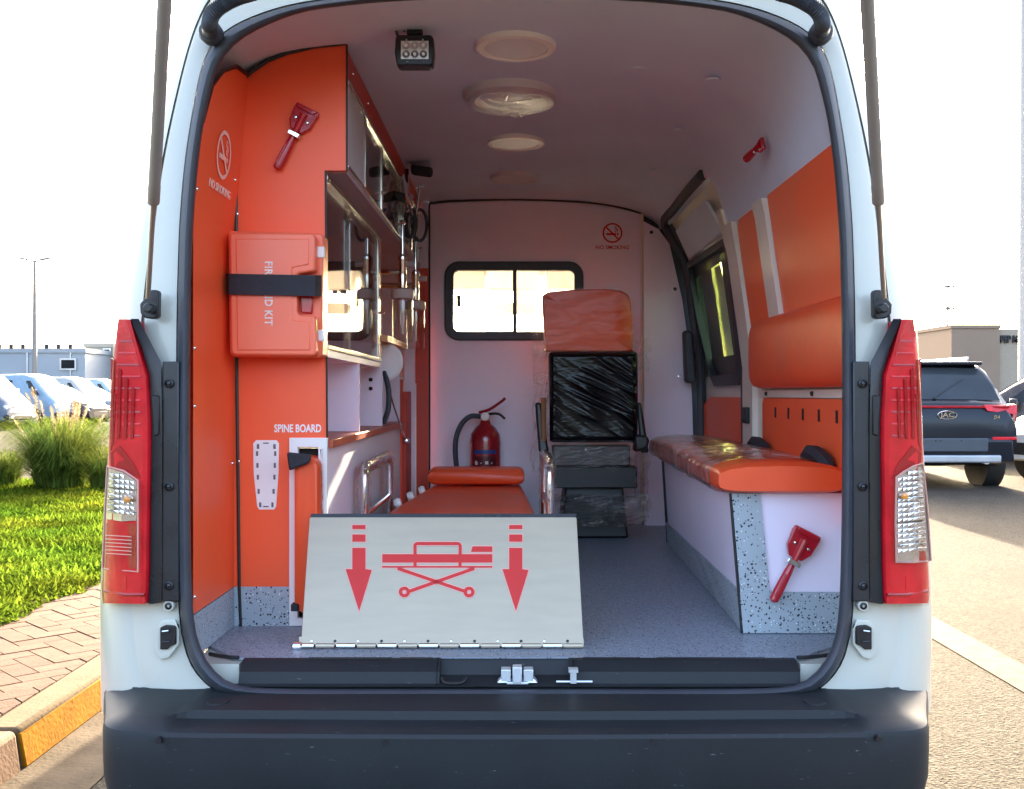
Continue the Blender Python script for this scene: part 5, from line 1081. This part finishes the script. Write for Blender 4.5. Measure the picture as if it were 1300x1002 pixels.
# ---- fountain grass clumps
def clump(px, D, sc, lab, grp, nblade=1500, nplume=30, seed=1):
    base = P(px, 0, D); bx_, by_ = base.x, D; r = random.Random(seed)
    t = thing('fountain_grass', lab, 'ornamental grass', (bx_, by_, .125), grp)
    V_, F_ = [], []
    for i in range(nblade):
        a = r.random() * 6.283; rr = r.random() ** .5 * .28 * sc; x, y = bx_ + rr * math.cos(a), by_ + rr * math.sin(a); a += r.uniform(-.5, .5)
        h = r.uniform(.35, .98) * sc; out = r.uniform(.08, .85) * sc * (.4 + rr / (.28 * sc)); yaw = a + 1.57; wd = r.uniform(.004, .008); n = len(V_)
        for k in range(6):
            q = k / 5; o = out * q ** 1.8; z = .12 + h * (1 - (1 - q) ** 1.7) * (1 if q < .75 else 1 - (q - .75) * 1.1); ww = wd * (1 - q * .85)
            cx_, cy_ = x + o * math.cos(a), y + o * math.sin(a)
            V_ += [(cx_ - ww * math.cos(yaw), cy_ - ww * math.sin(yaw), z), (cx_ + ww * math.cos(yaw), cy_ + ww * math.sin(yaw), z)]
            if k: F_.append((n + 2 * k - 2, n + 2 * k - 1, n + 2 * k + 1, n + 2 * k))
    me = bpy.data.meshes.new('foliage'); me.from_pydata(V_, [], F_); me.update()
    link_mesh('foliage', me, M['clump'], t, smooth=False)
    for i in range(nplume):
        a = r.random() * 6.283; rr = r.random() ** .6 * .2 * sc; ln_ = r.uniform(.78, 1.2) * sc; out = r.uniform(.05, .4) * sc
        pts = [(bx_ + (rr + out * q ** 1.6) * math.cos(a), by_ + (rr + out * q ** 1.6) * math.sin(a), .13 + ln_ * q) for q in (0, .3, .55, .72, .85, .95, 1)]
        m = MB(); m.tube(pts[:4], .0022, 4)
        tip = catmull(pts[3:], 4); nn = len(tip)
        for k in range(150):
            q = r.random(); p = tip[min(int(q * nn), nn - 1)]; rad = .034 * sc * math.sin(math.pi * (.12 + .85 * q)); b = r.random() * 6.283
            d_ = Vector((math.cos(b) * rad, math.sin(b) * rad, rad * 1.3)); s_ = Vector((-math.sin(b), math.cos(b), 0)) * .0022
            m.add([p - s_, p + s_, p + d_], [(0, 1, 2)])
        m.build('plume', M['plume'], t, smooth=False)
M['clump'] = leafmat('clump_blade', (.11, .15, .027), .45, .45, 2.5)
M['plume'] = leafmat('plume_fibre', (.36, .28, .17), .5, .2, 2)
clump(78, 12.2, 1.0, 'tall fountain grass with pale plumes at the edge of the lawn', 'fountain grass clumps', 2600, 36, 1)
clump(6, 12.4, .55, 'short fountain grass tuft beside the tall plumed clump', 'fountain grass clumps', 700, 0, 2)
clump(136, 12.0, .62, 'short bushy fountain grass half hidden by the ambulance lamp', 'fountain grass clumps', 800, 4, 3)

# ================================================================ parked vehicles
M['rim'] = mat('alloy_rim', (.55, .56, .58), .3, .8)
M['carblack'] = mat('underbody_black', (.012, .012, .013), .6)
M['headlamp'] = mat('headlamp_lens', (.7, .72, .74), .1, .5, coat=1)
M['carglass'] = mat('car_glass', (.035, .042, .048), .06, coat=0, var=.2, vs=2, spec=.3)
def car(name, label, grp, spec, paint, tail=None):
    """local x = forward, origin on the ground at the middle of the wheelbase"""
    t = thing(name, label, 'car' if 'van' not in name else 'van', (0, 0, 0), grp)
    S = spec['sec']
    def at(x):
        for a, b in zip(S, S[1:]):
            if a[0] <= x <= b[0]:
                q = (x - a[0]) / max(b[0] - a[0], 1e-6); return [u + (v - u) * q for u, v in zip(a, b)]
        return list(S[0] if x < S[0][0] else S[-1])
    xs = sorted(set([s[0] for s in S] + [S[0][0] + (S[-1][0] - S[0][0]) * i / 30 for i in range(31)]))
    rings = []
    for x in xs:
        _, zb, zm, zt, wl_, wb, wt = at(x)
        half = [(wl_ * .86, zb), (wl_, zb + .07), (wb, zb + (zm - zb) * .45), (wb * .995, zb + (zm - zb) * .8), (wb * .97, zm), (wt + (wb * .97 - wt) * .12, zt - .07), (wt * .93, zt - .018), (wt * .5, zt + .008), (0, zt + .014)]
        rings.append([(x, -a, z) for a, z in half] + [(x, a, z) for a, z in reversed(half[:-1])])
    MB().loft(rings, True, True).build('body', paint, t, ang=32)
    def yat(x, z):
        _, zb, zm, zt, wl_, wb, wt = at(x); q = (z - zm) / max(zt - .07 - zm, .02); return wb * .97 + (wt + (wb * .97 - wt) * .12 - wb * .97) * min(max(q, 0), 1)
    for poly in spec.get('side', []):
        for sd in (-1, 1):
            pts = [Vector((x, sd * (yat(x, z) + .006), z)) for x, z in poly]
            MB().prism(pts, (0, -sd * .02, 0)).build('window', M['tint'], t, smooth=False)
    for x0, x1, k0, k1, nm in spec.get('ends', []):
        def f(u, v, x0=x0, x1=x1, k0=k0, k1=k1):
            x = x0 + (x1 - x0) * v; a = at(x); kk = k0 + (k1 - k0) * v; y = a[6] * kk * (2 * u - 1); cz = .022 * (1 - (2 * u - 1) ** 2) * .4
            return Vector((x, y, a[3] + .013 + cz - .006 * (2 * u - 1) ** 2))
        MB().grid(f, 8, 8).build(nm, M['carglass'], t)
    r_ = spec['wr']
    for x in spec['wx']:
        for sd in (-1, 1):
            wy = sd * (at(x)[5] - .10)
            MB().lathe([(r_ + .055, -.12), (r_ + .055, .107), (0, .107)], (x, wy, r_ + .01), (0, sd, 0), 28).build('wheel_arch', M['carblack'], t)
            wh = MB().lathe([(r_ * .62, -.1), (r_ * .93, -.105), (r_, -.07), (r_, .07), (r_ * .95, .112), (r_ * .66, .118), (r_ * .62, .10)], (x, wy, r_), (0, sd, 0), 28).build('wheel', M['tyre'], t)
            m = MB(); m.lathe([(r_ * .62, .112), (r_ * .58, .118), (r_ * .54, .085), (0, .08)], (x, wy, r_), (0, sd, 0), 24)
            for k in range(5):
                a = R(72 * k + 10); m.tube([(x + .04 * math.cos(a), wy + sd * .11, r_ + .04 * math.sin(a)), (x + r_ * .57 * math.cos(a), wy + sd * .112, r_ + r_ * .57 * math.sin(a))], .022, 6)
            m.build('rim', M['rim'], wh)
    for nm, mm, (x0, x1, y0, y1, z0, z1), bev in spec.get('boxes', []):
        for sd in (-1, 1) if y0 > 0 else (1,):
            ya, yb = sorted((sd * y0, sd * y1)); MB().box(x0, x1, ya, yb, z0, z1).build(nm, mm, t, bevel=bev)
    return t
def place(t, x, y, rot): t.location = (x, y, 0); t.rotation_euler = (0, 0, R(rot)); return t
VAN = dict(sec=[(-2.35, .35, .95, 1.2, .80, .83, .76), (-2.32, .3, 1.1, 1.85, .82, .85, .72), (-2.25, .28, 1.12, 1.96, .83, .85, .70), (.9, .28, 1.12, 2.0, .83, .85, .70), (1.25, .28, 1.1, 1.90, .83, .85, .69), (1.95, .28, 1.02, 1.18, .83, .84, .76), (2.2, .28, .85, .98, .83, .83, .72), (2.36, .30, .66, .72, .79, .79, .68)],
           side=[[(-2.1, 1.2), (-1.15, 1.2), (-1.15, 1.74), (-2.05, 1.72)], [(-1.05, 1.2), (.0, 1.2), (.0, 1.77), (-1.05, 1.75)], [(.1, 1.2), (1.62, 1.2), (1.2, 1.74), (.1, 1.77)]],
           ends=[(1.27, 1.93, .86, .88, 'windscreen')], wr=.32, wx=(-1.3, 1.45),
           boxes=[('headlamp', M['headlamp'], (2.1, 2.31, .48, .80, .70, .84), .03), ('grille', M['carblack'], (2.2, 2.335, -.44, .44, .72, .80), .01), ('bumper', M['bumper'], (2.15, 2.42, -.82, .82, .34, .54), .05), ('fog_lamp', M['headlamp'], (2.3, 2.425, .52, .68, .40, .48), .02), ('door_mirror', M['trim'], (1.45, 1.6, .88, 1.02, 1.2, 1.42), .03), ('door_handle', M['trim'], (.18, .36, .845, .865, 1.0, 1.04), .006), ('door_gap', M['carblack'], (.045, .055, .838, .852, .45, 1.2), 0)])
MPV = dict(sec=[(-2.2, .4, .9, 1.0, .8, .85, .74), (-2.15, .3, 1.0, 1.25, .82, .88, .70), (-1.8, .25, 1.02, 1.58, .84, .89, .64), (-.9, .25, 1.0, 1.66, .84, .89, .64), (.2, .25, .98, 1.62, .84, .89, .64), (.6, .25, .98, 1.50, .84, .89, .64), (1.45, .25, .95, 1.02, .84, .88, .74), (2.0, .28, .82, .88, .83, .85, .72), (2.25, .32, .6, .66, .76, .78, .64)],
           side=[[(-1.75, 1.06), (-.75, 1.04), (-.75, 1.48), (-1.6, 1.44)], [(-.65, 1.04), (.98, 1.03), (.35, 1.46), (-.65, 1.49)]],
           ends=[(.63, 1.42, .86, .9, 'windscreen')], wr=.32, wx=(-1.3, 1.35),
           boxes=[('headlamp', M['headlamp'], (1.95, 2.17, .46, .78, .64, .76), .03), ('grille', M['carblack'], (2.1, 2.255, -.5, .5, .38, .56), .01), ('door_mirror', M['trim'], (.7, .85, .9, 1.04, 1.0, 1.15), .03), ('door_handle', M['trim'], (-.5, -.32, .88, .9, .9, .93), .005)])
PB = lambda n_, c_: mat(n_, c_, .28, .0, coat=.15, var=.02, spec=.25)
gl = 'cars parked across the road beyond the lawn'
def left(spec, name, lab, paint, px, D, rot):
    t = car(name, lab, gl, spec, paint); q = P(px, 0, D); return place(t, q.x, D, rot)
left(VAN, 'parked_van', 'dark grey and white van parked beside the short grass tuft, nose to the lawn', PB('car_slate', (0.1, 0.125, 0.165)), -52, 36.0, -8)
left(VAN, 'parked_van', 'pale blue van parked behind the tall plumed grass', PB('car_pale_blue', (0.2, 0.29, 0.37)), 18, 40.0, -10)
left(VAN, 'parked_van', 'white van parked between the pale blue van and the dark hatchback', PB('car_white', (0.38, 0.38, 0.36)), 70, 47.0, -8)
left(MPV, 'parked_car', 'dark hatchback with raked windscreen parked behind the plumed grass', PB('car_charcoal', (0.03, 0.034, 0.042)), 62, 41.0, -10)
left(VAN, 'parked_van', 'light blue van parked in the rear row near the cream building', PB('car_light_blue', (0.24, 0.33, 0.38)), 108, 52, -6)
left(VAN, 'parked_van', 'cream van parked in the rear row between the white van and the long low building', PB('car_cream', (0.34, 0.31, 0.24)), 6, 50, -6)
left(MPV, 'parked_car', 'silver hatchback in the rear row behind the dark hatchback', PB('car_silver', (0.26, 0.28, 0.3)), 104, 48, -6)
# ---- dark SUV seen from behind
SUV = dict(sec=[(-2.16, .42, .74, .80, .74, .82, .74), (-2.14, .36, .82, .97, .78, .88, .80), (-2.08, .32, .92, 1.06, .82, .90, .80), (-2.0, .30, .98, 1.10, .84, .905, .78), (-1.86, .28, 1.0, 1.32, .86, .905, .73), (-1.66, .26, 1.0, 1.55, .86, .905, .66), (-1.5, .26, 1.0, 1.60, .86, .905, .64), (-.6, .26, .99, 1.645, .86, .905, .64), (.3, .26, .98, 1.62, .86, .905, .64), (.6, .26, .97, 1.52, .86, .905, .65), (1.3, .26, .97, 1.06, .86, .90, .76), (2.0, .30, .9, .94, .84, .87, .74), (2.22, .35, .66, .72, .78, .8, .66)],
           side=[[(-1.55, 1.06), (-.72, 1.04), (-.72, 1.48), (-1.4, 1.46)], [(-.62, 1.04), (.92, 1.03), (.38, 1.47), (-.62, 1.49)]],
           ends=[(-1.70, -2.0, .86, .94, 'rear_window'), (.62, 1.28, .86, .9, 'windscreen')], wr=.34, wx=(-1.38, 1.32),
           boxes=[('headlamp', M['headlamp'], (1.95, 2.12, .5, .8, .72, .82), .02), ('door_mirror', M['trim'], (.6, .75, .92, 1.08, 1.0, 1.16), .03), ('roof_rail', M['rim'], (-1.3, .3, .60, .63, 1.615, 1.675), .01)])
navy = mat('car_navy', (.010, .013, .020), .25, coat=.15, var=.02, spec=.25)
suv = car('dark_suv', 'dark navy SUV parked with its rear to the ambulance, steel skid plate', 'cars parked beyond the road line', SUV, navy)
def sb_(nm, mm, x0, x1, y0, y1, z0, z1, bev=.004, par=None):
    return MB().box(x0, x1, min(y0, y1), max(y0, y1), z0, z1).build(nm, mm, par or suv, bevel=bev)
skid = mat('silver_skid', (.42, .44, .47), .35, .5)
sb_('spoiler', navy, -1.80, -1.48, -.60, .60, 1.555, 1.60, .018)
sb_('light_bar', M['lensdark'], -2.135, -2.05, -.80, .80, 1.012, 1.042, .006)
for sd in (-1, 1):
    MB().hexa([(-2.16, sd * .50, .975), (-2.10, sd * .90, .93), (-1.9, sd * .93, .96), (-2.0, sd * .55, .98), (-2.15, sd * .46, 1.05), (-2.07, sd * .91, 1.055), (-1.88, sd * .93, 1.06), (-2.0, sd * .5, 1.06)]).build('tail_lamp', M['lens'], suv, bevel=.006)
    MB().hexa([(-2.12, sd * .82, .80), (-2.06, sd * .905, .80), (-1.95, sd * .915, .80), (-2.0, sd * .8, .80), (-2.12, sd * .84, .935), (-2.06, sd * .918, .935), (-1.94, sd * .92, .935), (-2.0, sd * .83, .935)]).build('lamp_wing', M['lensdark'], suv)
    sb_('bumper_reflector', M['lens'], -2.185, -2.12, sd * .56, sd * .86, .615, .655, .008)
    m = MB(); m.tube([(-2.19, sd * .48, .36), (-1.9, sd * .48, .36)], .045, 14); m.build('exhaust', M['rim'], suv)
MB().hexa([(-2.17, -.84, .34), (-2.17, .84, .34), (-2.0, .88, .34), (-2.0, -.88, .34), (-2.195, -.80, .62), (-2.195, .80, .62), (-2.05, .87, .72), (-2.05, -.87, .72)]).build('rear_bumper', navy, suv, bevel=.03, seg=3)
sb_('plate_recess', mat('dark_blue_grey', (.05, .06, .075), .5), -2.2, -2.16, -.5, .5, .47, .64, .015)
for y in (-.16, .16, .10): sb_('plate_bolt', M['black'], -2.204, -2.2, y - .01, y + .01, .60, .62, .002)
sb_('skid_plate', skid, -2.21, -2.12, -.66, .66, .335, .43, .02)
sb_('tailgate_crease', navy, -2.155, -2.1, -.72, .72, .80, .83, .012)
m = MB(); m.tube([(-1.985, .10, 1.135), (-1.84, -.32, 1.37)], [.016, .006], 6); m.tube([(-2.0, .10, 1.12), (-1.985, .1, 1.14)], .022, 8); m.build('rear_wiper', M['black'], suv)
m = MB(); m.tube([(-2.162, .12 * math.cos(a) - .0, .925 + .05 * math.sin(a)) for a in [2 * math.pi * i / 28 for i in range(28)]], .006, 6, closed=True); bd_ = m.build('badge', M['chrome'], suv)
RX = Matrix(((0, 0, -1, 0), (-1, 0, 0, 0), (0, 1, 0, 0), (0, 0, 0, 1)))
text('badge_lettering', 'JAC', .085, M['chrome'], bd_, Matrix.Translation((-2.16, 0, .925)) @ RX, ext=.004, sx=1.25, bold=.002)
text('model_lettering', 'JS4', .055, M['chrome'], suv, Matrix.Translation((-2.155, -.62, .90)) @ RX, ext=.004, sx=1.2, bold=.001)
place(suv, 5.62, 13.4 + 2.2, 90); suv.scale = (1, 1.04, 1.05)
s2 = car('dark_suv', 'dark brown SUV parked side-on behind the navy SUV', 'cars parked beyond the road line', SUV, PB('car_bronze', (.05, .042, .04)))
sb = MB().box(-.12, .04, .895, .925, .90, .93).build('door_handle', M['chrome'], s2, bevel=.006); sb = MB().box(-.12, .04, -.925, -.895, .90, .93).build('door_handle', M['chrome'], s2, bevel=.006)
place(s2, 9.9, 18.6, 145)
s3 = car('white_car', 'white hatchback parked beside the navy SUV with only its front corner in view', 'cars parked beyond the road line', MPV, PB('car_ivory', (.75, .72, .64)))
place(s3, 9.35, 15.3, 205)
# ================================================================ far buildings, lamp posts
def building(name, lab, px0, px1, y0, D, depth, col, wins=(), par=1):
    a, b = P(px0, y0, D), P(px1, y0, D); t = thing(name, lab, 'building', ((a.x + b.x) / 2, D, 0))
    wl__ = mat(name + '_wall', col, .9, var=.06, vs=.4)
    MB().box(a.x, b.x, D, D + depth, -.1, a.z).build('wall', wl__, t)
    MB().box(a.x - .08, b.x + .08, D - .08, D + depth + .08, a.z, a.z + .25).build('parapet', wl__, t)
    for x0, x1, wy0, wy1 in wins:
        p, q = P(x0, wy0, D - .06), P(x1, wy1, D - .06); fr_ = MB().box(p.x, q.x, D - .10, D + .02, q.z, p.z).build('window', M['rim'], t)
        MB().box(p.x + .1, q.x - .1, D - .115, D - .09, q.z + .1, p.z - .1).build('pane', M['tint'], fr_)
    return t
b1 = building('low_building', 'long low white building behind the parked vans', -60, 108, 448, 62, 10, (.30, .33, .35), [(76, 97, 455, 470)])
for k in range(9): 
    p = P(-30 + 15 * k, 448, 62); MB().box(p.x - .12, p.x + .12, 61.9, 62.1, p.z + .25, p.z + .5).build('roof_fitting', M['black'], b1)
for k in range(3):
    p = P(-20 + 55 * k, 448, 62); MB().box(p.x - .04, p.x + .04, 61.93, 62.0, 0, p.z).build('panel_joint', M['rim'], b1)
building('cream_building', 'cream block with small dark windows behind the light blue van', 108, 190, 441, 66, 12, (.40, .34, .26), [(113, 121, 443, 452), (131, 141, 457, 470), (131, 141, 442, 448), (150, 165, 450, 470)])
b2 = building('tan_building', 'tan showroom block with dark sign letters on its lighter side', 1208, 1269, 417, 72, 14, (.27, .19, .13))
a = P(1269, 417, 72); e = P(1345, 415, 72); 
MB().box(a.x, e.x, 72.3, 86, -.1, a.z - .02).build('side_block', mat('tan_light', (.36, .29, .21), .9), b2)
text('sign_lettering', 'PEP MOTO', .66, M['carblack'], b2, Matrix.Translation(P(1270, 431, 72.2)) @ REAR, ext=.06, sx=.72, align='LEFT', bold=.03)
building('brown_building', 'low brown building beyond the navy SUV roof', 1150, 1196, 433, 90, 10, (.42, .30, .22), [(1188, 1193, 430, 439)])
def lamppost(px, D, ytop, lab, arms, r0=.09):
    q = P(px, ytop, D); t = thing('lamp_post', lab, 'lamp post', (q.x, D, 0), 'street lamp posts'); pm = M['pole'] if D > 30 else mat('beige_pole', (.46, .42, .36), .5)
    MB().lathe([(r0, 0), (r0 * .6, q.z)], (q.x, D, 0), (0, 0, 1), 12).build('pole', pm, t)
    for sgn in arms:
        MB().tube([(q.x, D, q.z - .05), (q.x + sgn * .5, D, q.z + .05)], .05, 6).build('arm', pm, t)
        MB().hexa([(q.x + sgn * .35, D - .12, q.z), (q.x + sgn * .95, D - .12, q.z + .1), (q.x + sgn * .95, D + .12, q.z + .1), (q.x + sgn * .35, D + .12, q.z), (q.x + sgn * .35, D - .12, q.z + .12), (q.x + sgn * .95, D - .12, q.z + .2), (q.x + sgn * .95, D + .12, q.z + .2), (q.x + sgn * .35, D + .12, q.z + .12)]).build('lamp_head', pm, t)
    MB().lathe([(r0 * 1.9, 0), (r0 * 1.9, .3), (r0, .35)], (q.x, D, 0), (0, 0, 1), 12).build('base', pm, t)
    return t
M['pole'] = mat('galvanised_pole', (.22, .20, .18), .5, .4)
lamppost(44, 60, 331, 'tall double-headed lamp post behind the low white building', (-1, 1), .15)
lamppost(1302, 22, -160, 'thick beige lamp post behind the parked SUVs', (-1, 1), .155)
q = P(1203, 362, 80); t = thing('flood_light_mast', 'thin mast with floodlight bars beside the tan building', 'mast', (q.x, 80, 0))
MB().lathe([(.12, 0), (.05, q.z)], (q.x, 80, 0), (0, 0, 1), 10).build('pole', M['pole'], t)
for py in (366, 394):
    z = P(0, py, 80).z; MB().box(q.x - .55, q.x + .55, 79.96, 80.04, z, z + .06).build('crossbar', M['pole'], t)
    for k in range(4): MB().box(q.x - .55 + .3 * k, q.x - .4 + .3 * k, 79.85, 80.0, z + .06, z + .26).build('floodlight', M['pole'], t)
